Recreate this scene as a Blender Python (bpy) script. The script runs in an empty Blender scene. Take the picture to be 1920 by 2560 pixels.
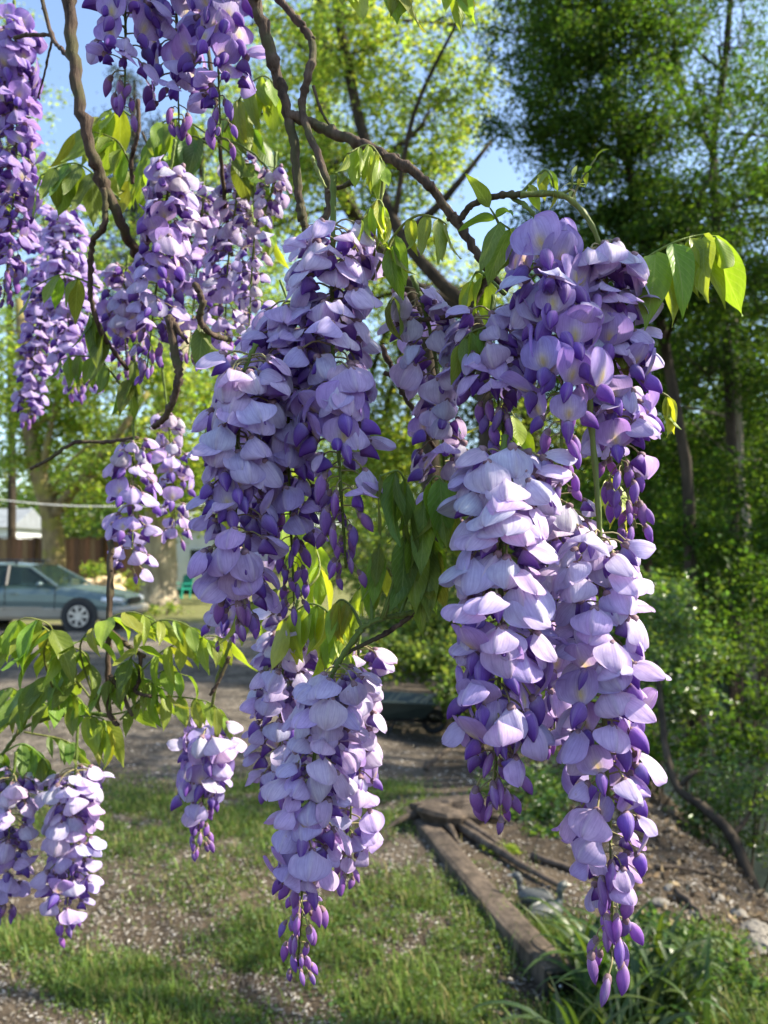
import bpy, math, random
import numpy as np
from mathutils import Vector, Matrix, Euler
R = math.radians
rng = np.random.default_rng(7)
random.seed(7)
sc = bpy.context.scene
col = sc.collection

# ------------------------------------------------------------------ camera
CAM = Vector((0, 0, 1.6)); FPX = 1920.0; PITCH = math.atan(110 / 1920)
cd = bpy.data.cameras.new('camera'); cam = bpy.data.objects.new('camera', cd); col.objects.link(cam)
cam.location = CAM; cam.rotation_euler = (math.pi / 2 + PITCH, 0, 0)
cd.sensor_fit = 'VERTICAL'; cd.sensor_height = 24; cd.lens = 18; cd.clip_start = .02; cd.clip_end = 800
cd.dof.use_dof = True; cd.dof.focus_distance = .45; cd.dof.aperture_fstop = 8.0
sc.camera = cam
FW = Vector((0, math.cos(PITCH), math.sin(PITCH))); UP = Vector((0, -math.sin(PITCH), math.cos(PITCH)))

# ------------------------------------------------------------------ light
SUN_AZ, SUN_EL = 90.0, 43.0
w = bpy.data.worlds.new('World'); sc.world = w; w.use_nodes = True
wn = w.node_tree; bg = wn.nodes['Background']
sky = wn.nodes.new('ShaderNodeTexSky'); sky.sky_type = 'NISHITA'; sky.sun_disc = False
sky.sun_elevation = R(SUN_EL); sky.sun_rotation = R(SUN_AZ); sky.air_density = 1.0; sky.dust_density = 1.0
wn.links.new(sky.outputs[0], bg.inputs[0]); bg.inputs[1].default_value = 0.15
sd = bpy.data.lights.new('sun', 'SUN'); sd.energy = 5.0; sd.angle = R(.53); sd.color = (1, .91, .74)
sun = bpy.data.objects.new('sun', sd); col.objects.link(sun)
SV = Vector((math.sin(R(SUN_AZ)) * math.cos(R(SUN_EL)), math.cos(R(SUN_AZ)) * math.cos(R(SUN_EL)), math.sin(R(SUN_EL))))
sun.rotation_euler = (-SV).to_track_quat('-Z', 'Y').to_euler(); sun.location = SV * 60
vs = sc.view_settings; vs.view_transform = 'Standard'; vs.look = 'None'; vs.gamma = 1; vs.exposure = 1.32
sc.cycles.use_denoising = True
sc.cycles.max_bounces = 7; sc.cycles.diffuse_bounces = 4; sc.cycles.transmission_bounces = 5; sc.cycles.glossy_bounces = 3
sc.cycles.transparent_max_bounces = 8; sc.cycles.caustics_reflective = False; sc.cycles.caustics_refractive = False
sc.cycles.sample_clamp_indirect = 6.0

# ------------------------------------------------------------------ pixel helpers (a pixel gives a direction, the depth is stated)
def P(px, py, d):
    return CAM + Vector((1, 0, 0)) * ((px - 960) / FPX * d) + UP * (-(py - 1280) / FPX * d) + FW * d
def smooth01(t): t = np.clip(t, 0, 1); return t * t * (3 - 2 * t)
def xbank(y): return 1.12 + .06 * np.minimum(y, 40)
def ground_h(x, y):
    x = np.asarray(x, float); y = np.asarray(y, float)
    s = smooth01((x - xbank(y)) / 2.1)
    far = smooth01((x - xbank(y) - 5.6) / 11.0)
    h = -1.35 * s + 6.0 * far
    h = h - .33 * np.exp(-(((x - .7) / 1.7) ** 2 + ((y - 8.6) / 2.3) ** 2)) * (1 - s)
    h = h + 5.5 * smooth01((y - 45) / 60.0)
    n = (np.sin(x * 3.1 + y * 1.7) * np.sin(y * 2.3 - x * 1.3) * .018 + np.sin(x * 7.7 + 1.3 * y) * np.sin(y * 6.1 + .4 * x) * .008)
    bn = (np.sin(x * 5.1 + y * 2.1) + np.sin(y * 6.7 - x * 3.3 + 1) + np.sin(x * 11 + y * 9)) * .035
    return h + n + bn * 4 * s * (1 - s)
def G(px, py):
    dr = (P(px, py, 1) - CAM)
    t = .3
    while t < 120:
        p = CAM + dr * t
        if p.z <= float(ground_h(p.x, p.y)): return p
        t += .01 + t * .002
    return CAM + dr * 120
def gpt(x, y, dz=0): return Vector((x, y, float(ground_h(x, y)) + dz))

# ------------------------------------------------------------------ object helpers
def tag(o, label=None, cat=None, group=None, kind=None):
    if label: o['label'] = label
    if cat: o['category'] = cat
    if group: o['group'] = group
    if kind: o['kind'] = kind
    return o
def link(o, parent=None):
    col.objects.link(o)
    if parent is not None: o.parent = parent
    return o
def empty(name, loc, label=None, cat=None, group=None):
    o = bpy.data.objects.new(name, None); o.empty_display_size = .05; o.location = loc
    link(o); return tag(o, label, cat, group)
def mesh_np(name, V, F, mat=None, smooth=False, colr=None, uv=None):
    V = np.asarray(V, np.float32).reshape(-1, 3)
    me = bpy.data.meshes.new(name)
    if isinstance(F, np.ndarray):
        n, k = F.shape
        me.vertices.add(len(V)); me.vertices.foreach_set('co', V.ravel())
        me.loops.add(n * k); me.loops.foreach_set('vertex_index', F.ravel().astype(np.int32))
        me.polygons.add(n); me.polygons.foreach_set('loop_start', np.arange(0, n * k, k, dtype=np.int32))
        me.polygons.foreach_set('loop_total', np.full(n, k, np.int32)); me.update(calc_edges=True)
    else:
        me.from_pydata(V.tolist(), [], F); me.update()
    if smooth: me.polygons.foreach_set('use_smooth', np.ones(len(me.polygons), bool))
    if colr is not None:
        a = me.color_attributes.new('Col', 'FLOAT_COLOR', 'POINT')
        c = np.ones((len(V), 4), np.float32); c[:, :3] = colr; a.data.foreach_set('color', c.ravel())
    if uv is not None:
        u = me.uv_layers.new(name='UVMap'); li = np.zeros(len(me.loops), np.int32); me.loops.foreach_get('vertex_index', li)
        u.data.foreach_set('uv', np.asarray(uv, np.float32)[li].ravel())
    if mat: me.materials.append(mat)
    return me
def obj(name, me, parent=None, loc=None):
    o = bpy.data.objects.new(name, me)
    if loc is not None: o.location = loc
    return link(o, parent)

class MB:
    """collects simple shapes into one mesh"""
    def __init__(s): s.v = []; s.f = []
    def add(s, V, F, M=None):
        b = len(s.v)
        for p in V:
            p = Vector(p); s.v.append(tuple(M @ p if M is not None else p))
        s.f += [[i + b for i in f] for f in F]; return s
    def box(s, c, d, M=None, j=0):
        x, y, z = [q / 2 for q in d]; c = Vector(c)
        V = [c + Vector((a * x * (1 + random.uniform(-j, j)), b * y * (1 + random.uniform(-j, j)), e * z)) for e in (-1, 1) for a, b in ((-1, -1), (1, -1), (1, 1), (-1, 1))]
        return s.add(V, [(3, 2, 1, 0), (4, 5, 6, 7), (0, 1, 5, 4), (1, 2, 6, 5), (2, 3, 7, 6), (3, 0, 4, 7)], M)
    def tube(s, pts, rad, n=8, cap=True, wob=0.0):
        pts = [Vector(p) for p in pts]; b = len(s.v); m = len(pts)
        if not hasattr(rad, '__len__'): rad = [rad] * m
        pn = None
        for i, p in enumerate(pts):
            t = (pts[min(i + 1, m - 1)] - pts[max(i - 1, 0)])
            t = t.normalized() if t.length > 1e-9 else Vector((0, 0, 1))
            if pn is None: pn = t.orthogonal().normalized()
            pn = (pn - t * pn.dot(t)); pn = pn.normalized() if pn.length > 1e-6 else t.orthogonal().normalized()
            bn = t.cross(pn)
            for k in range(n):
                a = 2 * math.pi * k / n; r = rad[i] * (1 + random.uniform(-wob, wob))
                s.v.append(tuple(p + (pn * math.cos(a) + bn * math.sin(a)) * r))
        for i in range(m - 1):
            for k in range(n):
                k2 = (k + 1) % n
                s.f.append([b + i * n + k, b + i * n + k2, b + (i + 1) * n + k2, b + (i + 1) * n + k])
        if cap:
            s.f.append([b + k for k in range(n)][::-1]); s.f.append([b + (m - 1) * n + k for k in range(n)])
        return s
    def blob(s, c, r, nu=10, nv=7, M=None, j=0.0):
        c = Vector(c); V = []; F = []
        for i in range(nv + 1):
            th = math.pi * i / nv
            for k in range(nu):
                a = 2 * math.pi * k / nu; q = 1 + random.uniform(-j, j)
                V.append(c + Vector((r[0] * math.sin(th) * math.cos(a) * q, r[1] * math.sin(th) * math.sin(a) * q, r[2] * math.cos(th) * q)))
        for i in range(nv):
            for k in range(nu):
                k2 = (k + 1) % nu; F.append((i * nu + k, (i + 1) * nu + k, (i + 1) * nu + k2, i * nu + k2))
        return s.add(V, F, M)
    def mesh(s, name, mat, smooth=False):
        return mesh_np(name, s.v, s.f, mat, smooth)
    def build(s, name, mat, parent=None, smooth=False, loc=None):
        return obj(name, s.mesh(name, mat, smooth), parent, loc)

def spline(pts, n):
    """Catmull-Rom through points (any dimension) -> n points"""
    p = np.array(pts, float); m = len(p)
    if m == 2: return p[0] + (p[1] - p[0]) * np.linspace(0, 1, n)[:, None]
    q = np.vstack([2 * p[0] - p[1], p, 2 * p[-1] - p[-2]])
    out = []
    for s in np.linspace(0, m - 1 - 1e-6, n):
        i = int(s); t = s - i; a, b, c, d = q[i:i + 4]
        out.append(.5 * (2 * b + (c - a) * t + (2 * a - 5 * b + 4 * c - d) * t * t + (3 * b - a - 3 * c + d) * t ** 3))
    return np.array(out)

# ------------------------------------------------------------------ materials
def newmat(name):
    m = bpy.data.materials.new(name); m.use_nodes = True; nt = m.node_tree
    for n in list(nt.nodes): nt.nodes.remove(n)
    return m, nt, nt.nodes.new('ShaderNodeOutputMaterial')
def N(nt, t, **k):
    n = nt.nodes.new(t)
    for a, b in k.items():
        if a.startswith('i_'):
            key = a[2:]; n.inputs[int(key) if key.isdigit() else key].default_value = b
        else: setattr(n, a, b)
    return n
def mixc(nt, fac, a, b, bt='MIX'):
    n = nt.nodes.new('ShaderNodeMix'); n.data_type = 'RGBA'; n.blend_type = bt
    for i, v in ((0, fac), (6, a), (7, b)):
        if hasattr(v, 'is_linked') or isinstance(v, bpy.types.NodeSocket): nt.links.new(v, n.inputs[i])
        elif i == 0: n.inputs[0].default_value = v
        else: n.inputs[i].default_value = (*v, 1)
    return n.outputs[2]
def math_(nt, op, a, b=None, c=None):
    n = nt.nodes.new('ShaderNodeMath'); n.operation = op
    for i, v in enumerate((a, b, c)):
        if v is None: continue
        if isinstance(v, bpy.types.NodeSocket): nt.links.new(v, n.inputs[i])
        else: n.inputs[i].default_value = v
    return n.outputs[0]
def ramp(nt, fac, stops):
    n = nt.nodes.new('ShaderNodeValToRGB'); e = n.color_ramp.elements
    while len(e) < len(stops): e.new(.5)
    for k, (p, c) in zip(e, stops): k.position = p; k.color = (*c, 1) if len(c) == 3 else c
    nt.links.new(fac, n.inputs[0]); return n.outputs[0]
def noise(nt, scale, detail=4, rough=.6, vec=None):
    n = N(nt, 'ShaderNodeTexNoise'); n.inputs['Scale'].default_value = scale; n.inputs['Detail'].default_value = detail; n.inputs['Roughness'].default_value = rough
    if vec is not None: nt.links.new(vec, n.inputs['Vector'])
    return n.outputs['Fac']
def bump(nt, h, strength, dist):
    b = N(nt, 'ShaderNodeBump'); b.inputs['Strength'].default_value = strength; b.inputs['Distance'].default_value = dist
    nt.links.new(h, b.inputs['Height']); return b.outputs[0]
def princ(nt, basec, rough, out=None, normal=None, spec=.5, metal=0):
    p = N(nt, 'ShaderNodeBsdfPrincipled')
    if isinstance(basec, bpy.types.NodeSocket): nt.links.new(basec, p.inputs['Base Color'])
    else: p.inputs['Base Color'].default_value = (*basec, 1)
    if isinstance(rough, bpy.types.NodeSocket): nt.links.new(rough, p.inputs['Roughness'])
    else: p.inputs['Roughness'].default_value = rough
    p.inputs['Specular IOR Level'].default_value = spec; p.inputs['Metallic'].default_value = metal
    if normal is not None: nt.links.new(normal, p.inputs['Normal'])
    if out is not None: nt.links.new(p.outputs[0], out.inputs[0])
    return p
def thin(nt, out, pr, transcol, fac):
    t = N(nt, 'ShaderNodeBsdfTranslucent')
    if isinstance(transcol, bpy.types.NodeSocket): nt.links.new(transcol, t.inputs[0])
    else: t.inputs[0].default_value = (*transcol, 1)
    m = N(nt, 'ShaderNodeMixShader'); m.inputs[0].default_value = fac
    nt.links.new(pr.outputs[0], m.inputs[1]); nt.links.new(t.outputs[0], m.inputs[2]); nt.links.new(m.outputs[0], out.inputs[0])
def objcoord(nt, scale=(1, 1, 1)):
    t = N(nt, 'ShaderNodeTexCoord'); mp = N(nt, 'ShaderNodeMapping'); mp.inputs['Scale'].default_value = scale
    nt.links.new(t.outputs['Object'], mp.inputs[0]); return mp.outputs[0]
def gencoord(nt): return N(nt, 'ShaderNodeNewGeometry').outputs['Position']

def mat_petal():
    m, nt, out = newmat('petal')
    oi = N(nt, 'ShaderNodeObjectInfo'); at = N(nt, 'ShaderNodeVertexColor', layer_name='Col')
    sp = N(nt, 'ShaderNodeSeparateColor'); nt.links.new(at.outputs[0], sp.inputs[0])
    uv = N(nt, 'ShaderNodeUVMap'); mp = N(nt, 'ShaderNodeMapping'); mp.inputs['Scale'].default_value = (34, 1.8, 1)
    nt.links.new(uv.outputs[0], mp.inputs[0])
    v = noise(nt, 1.0, 3, .6, mp.outputs[0])
    base = oi.outputs['Color']
    base = mixc(nt, sp.outputs[2], base, (.17, .055, .42))
    base = mixc(nt, math_(nt, 'MULTIPLY', sp.outputs[1], .85), base, (.83, .79, .80))
    base = mixc(nt, math_(nt, 'MULTIPLY', sp.outputs[0], .9), base, (.75, .62, .16))
    vr = ramp(nt, v, [(.25, (.74, .69, .80)), (.75, (1.12, 1.14, 1.08))])
    base = mixc(nt, 1.0, base, vr, 'MULTIPLY')
    of = N(nt, 'ShaderNodeVectorMath'); of.operation = 'ADD'; nt.links.new(objcoord(nt, (1, 1, 1)), of.inputs[0])
    cr = N(nt, 'ShaderNodeCombineXYZ'); nt.links.new(math_(nt, 'MULTIPLY', oi.outputs['Random'], 3.0), cr.inputs[0]); nt.links.new(cr.outputs[0], of.inputs[1])
    n2 = noise(nt, 130, 3, .6, of.outputs[0])
    base = mixc(nt, 1.0, base, ramp(nt, n2, [(.3, (.86, .82, .88)), (.65, (1.06, 1.07, 1.04))]), 'MULTIPLY')
    spot = ramp(nt, n2, [(.70, (0, 0, 0)), (.80, (.55, .55, .55))])
    base = mixc(nt, spot, base, (.40, .27, .22))
    hgt = math_(nt, 'ADD', v, n2)
    pr = princ(nt, base, .62, None, bump(nt, hgt, .4, .0008), .25)
    tr = mixc(nt, 1.0, base, (1.0, .88, 1.0), 'MULTIPLY')
    thin(nt, out, pr, tr, .48); return m
def mat_leaf(name, gloss=.42, tf=.5):
    m, nt, out = newmat(name)
    oi = N(nt, 'ShaderNodeObjectInfo'); uv = N(nt, 'ShaderNodeUVMap'); s = N(nt, 'ShaderNodeSeparateXYZ'); nt.links.new(uv.outputs[0], s.inputs[0])
    au = math_(nt, 'ABSOLUTE', math_(nt, 'SUBTRACT', s.outputs[0], .5))
    vein = math_(nt, 'SINE', math_(nt, 'MULTIPLY', math_(nt, 'SUBTRACT', s.outputs[1], math_(nt, 'MULTIPLY', au, .55)), 62.0))
    vein = math_(nt, 'POWER', math_(nt, 'MULTIPLY_ADD', vein, .5, .5), 9.0)
    mid = math_(nt, 'LESS_THAN', au, .022)
    vv = math_(nt, 'MAXIMUM', math_(nt, 'MULTIPLY', vein, .45), mid)
    nz = noise(nt, 7, 3, .6, uv.outputs[0])
    c = mixc(nt, 1.0, oi.outputs['Color'], ramp(nt, nz, [(.3, (.82, .84, .8)), (.7, (1.12, 1.1, 1.1))]), 'MULTIPLY')
    c = mixc(nt, math_(nt, 'MULTIPLY', vv, .45), c, (.32, .40, .14))
    pr = princ(nt, c, gloss, None, bump(nt, vv, .5, .0008), .45)
    tr = mixc(nt, 1.0, c, (1.6, 1.55, .5), 'MULTIPLY')
    thin(nt, out, pr, tr, tf); return m
def mat_foliage(name, c, t, tf=.45, rough=.5, spec=.4):
    m, nt, out = newmat(name)
    at = N(nt, 'ShaderNodeVertexColor', layer_name='Col')
    b = mixc(nt, 1.0, c, at.outputs[0], 'MULTIPLY'); tt = mixc(nt, 1.0, t, at.outputs[0], 'MULTIPLY')
    thin(nt, out, princ(nt, b, rough, None, None, spec), tt, tf); return m
def mat_bark(name, c1, c2, sc_=18, moss=None, bs=.6, bd=.01):
    m, nt, out = newmat(name)
    v = objcoord(nt, (1, 1, .22)); n1 = noise(nt, sc_, 6, .65, v); n2 = noise(nt, sc_ * .16, 3, .6, objcoord(nt))
    c = ramp(nt, n1, [(.32, c1), (.68, c2)])
    c = mixc(nt, .5, c, ramp(nt, n2, [(.3, (.45, .45, .45)), (.7, (1.25, 1.2, 1.15))]), 'MULTIPLY')
    if moss: c = mixc(nt, ramp(nt, n2, [(.5, (0, 0, 0)), (.62, (1, 1, 1))]), c, moss)
    princ(nt, c, .85, out, bump(nt, n1, bs, bd), .2); return m
def mat_plain(name, c, rough=.5, metal=0, spec=.5, var=.15, scale=6):
    m, nt, out = newmat(name)
    n = noise(nt, scale, 5, .6, objcoord(nt))
    cc = mixc(nt, 1.0, c, ramp(nt, n, [(.25, (1 - var * 2,) * 3), (.75, (1 + var,) * 3)]), 'MULTIPLY')
    princ(nt, cc, rough, out, None, spec, metal); return m
def mat_vcol(name, rough=.7, tf=0):
    m, nt, out = newmat(name); at = N(nt, 'ShaderNodeVertexColor', layer_name='Col')
    p = princ(nt, at.outputs[0], rough, None if tf else out, None, .3)
    if tf: thin(nt, out, p, at.outputs[0], tf)
    return m
def mat_ground():
    m, nt, out = newmat('ground'); pos = gencoord(nt)
    s = N(nt, 'ShaderNodeSeparateXYZ'); nt.links.new(pos, s.inputs[0])
    nf = noise(nt, 95, 6, .75, pos); nm = noise(nt, 9, 5, .65, pos); nl = noise(nt, .9, 4, .6, pos)
    vo = N(nt, 'ShaderNodeTexVoronoi'); vo.inputs['Scale'].default_value = 28; nt.links.new(pos, vo.inputs['Vector'])
    soil = ramp(nt, nf, [(.25, (.035, .027, .019)), (.5, (.10, .08, .058)), (.72, (.21, .18, .14))])
    soil = mixc(nt, .45, soil, ramp(nt, nm, [(.3, (.35, .32, .3)), (.7, (1.35, 1.3, 1.2))]), 'MULTIPLY')
    grav = mixc(nt, .35, ramp(nt, vo.outputs['Color'], [(.1, (.05, .047, .042)), (.9, (.36, .34, .30))]), ramp(nt, nf, [(.3, (.1, .09, .08)), (.7, (.42, .39, .34))]))
    f1 = ramp(nt, math_(nt, 'ADD', math_(nt, 'MULTIPLY', s.outputs[1], .1), math_(nt, 'MULTIPLY', nl, .4)), [(.58, (0, 0, 0)), (.80, (1, 1, 1))])
    f2 = ramp(nt, math_(nt, 'ADD', math_(nt, 'MULTIPLY', s.outputs[0], .3), math_(nt, 'MULTIPLY', nl, .3)), [(.1, (1, 1, 1)), (.4, (0, 0, 0))])
    dv = ramp(nt, math_(nt, 'MULTIPLY', s.outputs[1], .05), [(.55, (.58, .55, .52)), (.78, (1.15, 1.1, 1.0))])
    grav = mixc(nt, 1.0, grav, dv, 'MULTIPLY')
    c = mixc(nt, math_(nt, 'MULTIPLY', f1, f2), soil, grav)
    leafl = ramp(nt, noise(nt, 2.2, 5, .7, pos), [(.42, (.45, .42, .40)), (.62, (1.2, 1.15, 1.1))])
    c = mixc(nt, .8, c, leafl, 'MULTIPLY')
    lawn = ramp(nt, nf, [(.3, (.06, .085, .018)), (.7, (.20, .20, .055))])
    fl = ramp(nt, math_(nt, 'ADD', math_(nt, 'MULTIPLY', s.outputs[1], .05), math_(nt, 'MULTIPLY', nl, .12)), [(1.0 - .06, (0, 0, 0)), (1.0, (1, 1, 1))])
    c = mixc(nt, math_(nt, 'MULTIPLY', fl, .8), c, lawn)
    fw = ramp(nt, math_(nt, 'ADD', s.outputs[2], math_(nt, 'MULTIPLY', nm, .3)), [(.6, (0, 0, 0)), (1.0, (1, 1, 1))])
    c = mixc(nt, fw, c, mixc(nt, nm, (.02, .028, .012), (.075, .085, .03)))
    hh = math_(nt, 'ADD', math_(nt, 'MULTIPLY', nf, .5), math_(nt, 'MULTIPLY', nm, 1.0))
    princ(nt, c, .92, out, bump(nt, hh, .9, .03), .15); return m
def mat_water():
    m, nt, out = newmat('creek_water'); n = noise(nt, 16, 4, .6, gencoord(nt))
    princ(nt, (.02, .028, .024), .32, out, bump(nt, n, .3, .012), .6); return m
def mat_glass(name, c=(.02, .03, .03), a=.55):
    m, nt, out = newmat(name)
    p = princ(nt, c, .04, None, None, .8); t = N(nt, 'ShaderNodeBsdfTransparent'); t.inputs[0].default_value = (.75, .85, .82, 1)
    mx = N(nt, 'ShaderNodeMixShader'); mx.inputs[0].default_value = a
    nt.links.new(p.outputs[0], mx.inputs[1]); nt.links.new(t.outputs[0], mx.inputs[2]); nt.links.new(mx.outputs[0], out.inputs[0]); return m
def mat_objcol(name, rough=.6, sc_=14):
    m, nt, out = newmat(name); oi = N(nt, 'ShaderNodeObjectInfo')
    n = noise(nt, sc_, 5, .65, objcoord(nt, (1, 1, .2)))
    c = mixc(nt, 1.0, oi.outputs['Color'], ramp(nt, n, [(.3, (.62, .6, .58)), (.7, (1.25, 1.22, 1.2))]), 'MULTIPLY')
    princ(nt, c, rough, out, bump(nt, n, .5, .01), .2); return m

M_PETAL = mat_petal(); M_LEAF = mat_leaf('wisteria_leaf'); M_STEM = mat_objcol('green_stem', .55, 60)
M_CALYX = mat_vcol('calyx', .65)
M_VINE = mat_bark('vine_bark', (.028, .02, .015), (.15, .105, .078), 190, (.075, .07, .035), 1.0, .0025)
M_BARK = mat_bark('dark_bark', (.02, .016, .012), (.075, .058, .04), 10)
M_BARKL = mat_bark('pale_bark', (.20, .165, .115), (.52, .45, .33), 7, None, .9, .04)
M_BARKM = mat_bark('mossy_bark', (.10, .075, .04), (.32, .25, .13), 8, (.22, .20, .05), .8, .03)
M_GROUND = mat_ground(); M_WATER = mat_water()
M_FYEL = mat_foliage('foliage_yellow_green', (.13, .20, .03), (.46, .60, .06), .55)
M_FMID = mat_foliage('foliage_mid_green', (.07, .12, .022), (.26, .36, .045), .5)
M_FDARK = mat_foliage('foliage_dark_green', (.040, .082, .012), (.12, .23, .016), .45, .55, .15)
M_FGLOSS = mat_foliage('foliage_glossy', (.065, .125, .025), (.20, .34, .035), .4, .28, .6)
M_FBLUE = mat_foliage('foliage_conifer', (.05, .075, .06), (.06, .09, .06), .2)
M_GRASS = mat_vcol('grass_blade', .55, .4)
M_CHIP = mat_vcol('wood_chip', .85)
M_WOOD = mat_bark('weathered_timber', (.035, .028, .022), (.135, .105, .08), 22, None, .7, .01)
M_FENCE = mat_objcol('fence_wood', .75, 9)
M_ROCK = mat_plain('creek_rock', (.22, .20, .17), .85, 0, .2, .3, 9)

# ------------------------------------------------------------------ ground, creek
def axis(lo, hi, c0, c1, fine, grow=1.16):
    a = list(np.arange(c0, c1, fine)); st = fine
    while a[-1] < hi: st *= grow; a.append(a[-1] + st)
    st = fine; b = []
    x = c0
    while x > lo: st *= grow; x -= st; b.append(x)
    return np.array(b[::-1] + a)
gx = axis(-260, 260, -3.2, 4.2, .04); gy = axis(-30, 420, 1.2, 7.5, .04)
X, Y = np.meshgrid(gx, gy); Z = ground_h(X, Y)
nx_, ny_ = len(gx), len(gy); idx = np.arange(nx_ * ny_).reshape(ny_, nx_)
F = np.stack([idx[:-1, :-1], idx[:-1, 1:], idx[1:, 1:], idx[1:, :-1]], -1).reshape(-1, 4)
tag(obj('ground', mesh_np('ground', np.stack([X, Y, Z], -1), F, M_GROUND, True)), 'bare soil and gravel yard sloping to a creek', kind='structure')
wy = np.linspace(1, 90, 60); V = []
for yy in wy:
    V += [(float(xbank(yy)) + 1.2, yy, -1.2), (float(xbank(yy)) + 8.5, yy, -1.2)]
F = np.array([[2 * i, 2 * i + 1, 2 * i + 3, 2 * i + 2] for i in range(len(wy) - 1)])
tag(obj('creek_water', mesh_np('creek_water', V, F, M_WATER, True)), 'dark rippled creek water below the bank', kind='structure')

# ------------------------------------------------------------------ foliage helper
def rand_unit(n):
    v = rng.normal(size=(n, 3)); return v / np.linalg.norm(v, axis=1, keepdims=True)
def leaf_mesh(name, pos, size, mat, droop=.35, aspect=.55, tint=None, bright=(.55, 1.35)):
    n = len(pos); d = rand_unit(n); d[:, 2] = d[:, 2] * .6 - droop; d /= np.linalg.norm(d, axis=1, keepdims=True)
    s = np.cross(d, rand_unit(n)); s /= np.linalg.norm(s, axis=1, keepdims=True); nn = np.cross(d, s)
    L = (size * rng.uniform(.6, 1.25, n))[:, None]; W = L * aspect * .5
    base = pos; tip = pos + d * L - nn * L * .12; mid = pos + d * L * .45
    a = mid + s * W + nn * L * .10; b = mid - s * W + nn * L * .10
    V = np.stack([base, a, tip, b], 1).reshape(-1, 3)
    i = np.arange(n) * 4
    F = np.stack([np.stack([i, i + 1, i + 2], 1), np.stack([i, i + 2, i + 3], 1)], 1).reshape(-1, 3)
    t = rng.uniform(bright[0], bright[1], n)[:, None] * np.ones(3)
    t[:, 0] *= rng.uniform(.8, 1.25, n); t[:, 2] *= rng.uniform(.7, 1.3, n)
    if tint is not None: t = t * tint
    return mesh_np(name, V, F, mat, False, np.repeat(t, 4, 0))
def clump_points(c, r, n, twigs, sig=.2, flat=1.0):
    """leaves gathered round twig ends spread through an ellipsoid"""
    u = rand_unit(twigs) * (rng.uniform(0, 1, twigs) ** .45)[:, None] * r
    k = rng.integers(0, twigs, n)
    p = c + u[k] + rng.normal(size=(n, 3)) * (np.mean(r) * sig) * np.array([1, 1, .75 * flat])
    return p, c + u
def tree(name, label, cat_group, trunk, trunk_r, clumps, leaf, dens, fmat, bmat, limbs=True, extra_limbs=(), twig=26, sig=.2, droop=.35, aspect=.55):
    """trunk: list of 3-D points; clumps: (px,py,depth,rx_px,ry_px,weight)"""
    base = Vector(trunk[0])
    root = empty(name, base, label, 'tree', cat_group)
    tp = spline([tuple(Vector(t) - base) for t in trunk], 16)
    rad = np.linspace(trunk_r[0], trunk_r[1], 16); rad[0] *= 1.35; rad[1] *= 1.12
    MB().tube(tp, rad, 12, True, .07).build('trunk', bmat, root, True)
    pts = []
    for (px, py, d, rx, ry, wt) in clumps:
        c = np.array(P(px, py, d) - base); r = np.array([rx / FPX * d, (rx + ry) * .5 / FPX * d, ry / FPX * d])
        n = max(60, int(dens * wt * 4 * r[0] * r[2] / (leaf * leaf * aspect * .5) * 2.6))
        tw = max(8, int(twig * wt)); p, tws = clump_points(c, r, n, tw, sig); pts.append(p)
        if limbs:
            lb = MB()
            k = int(np.argmin(np.linalg.norm(tp - (c - np.array([0, 0, r[2] * .6])), axis=1))); k = min(max(k, 5), 14)
            a = tp[k]; mid = (a + c) / 2 + rng.normal(size=3) * r * .15 + np.array([0, 0, .1 * np.linalg.norm(c - a)])
            r0 = min(rad[k] * .55, .012 * np.linalg.norm(c - a) + .03)
            sp = spline([a, mid, c, c + (c - a) / (np.linalg.norm(c - a) + .01) * r * .5], 9)
            lb.tube(sp, np.linspace(r0, .012, 9), 6, True, .06)
            for q in range(0, len(tws), 3):
                lb.tube([sp[rng.integers(3, 8)], tws[q]], [.014, .005], 4, False)
            lb.build('limb', bmat, root, True)
    for l, r0, r1 in extra_limbs:
        sp = spline([tuple(Vector(q) - base) for q in l], 12); MB().tube(sp, np.linspace(r0, r1, 12), 8, True, .06).build('limb', bmat, root, True)
    pts = np.concatenate(pts)
    obj('crown', leaf_mesh(name + '_crown', pts, leaf, fmat, droop, aspect), root)
    return root
def bush(name, label, clumps, leaf, dens, fmat, group=None, aspect=.6, droop=.1, sig=.25, stem_mat=None, bright=(.55, 1.35), cat='shrub'):
    c0 = P(*clumps[0][:3]); base = gpt(c0.x, c0.y, -.02); root = empty(name, base, label, cat, group)
    pts = []
    for (px, py, d, rx, ry, wt) in clumps:
        c = np.array(P(px, py, d) - base); r = np.array([rx / FPX * d, (rx + ry) * .5 / FPX * d, ry / FPX * d])
        n = max(40, int(dens * wt * 4 * r[0] * r[2] / (leaf * leaf * aspect * .5) * 2.6))
        p, tw = clump_points(c, r, n, max(8, int(20 * wt)), sig)
        gz = ground_h(p[:, 0] + base.x, p[:, 1] + base.y) - base.z; p[:, 2] = np.maximum(p[:, 2], gz + .01); pts.append(p)
        for q in tw[:4]:
            b = np.array([q[0] * .5 + c[0] * .3, q[1] * .5 + c[1] * .3, 0]); b[2] = float(ground_h(b[0] + base.x, b[1] + base.y)) - base.z
            st = MB().tube([b, (b + q) / 2 + rng.normal(size=3) * .03, q], [.006 + .0008 * d, .004 + .0004 * d, .002], 5, False)
            st.build('stem', stem_mat or M_BARK, root, True).color = (.12, .16, .05, 1)
    obj('foliage', leaf_mesh(name + '_f', np.concatenate(pts), leaf, fmat, droop, aspect, bright=bright), root)
    return root
# ================================================================== trees
def T3(*pts): return [P(*p) for p in pts]
def trunk_from_ground(px, d, pts):
    """trunk starts on the ground below pixel column px at depth d"""
    p = P(px, 1390, d); b = gpt(p.x, p.y, -.15); return [b] + T3(*pts)
W_ = 'trees along the creek and the yard'
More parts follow.
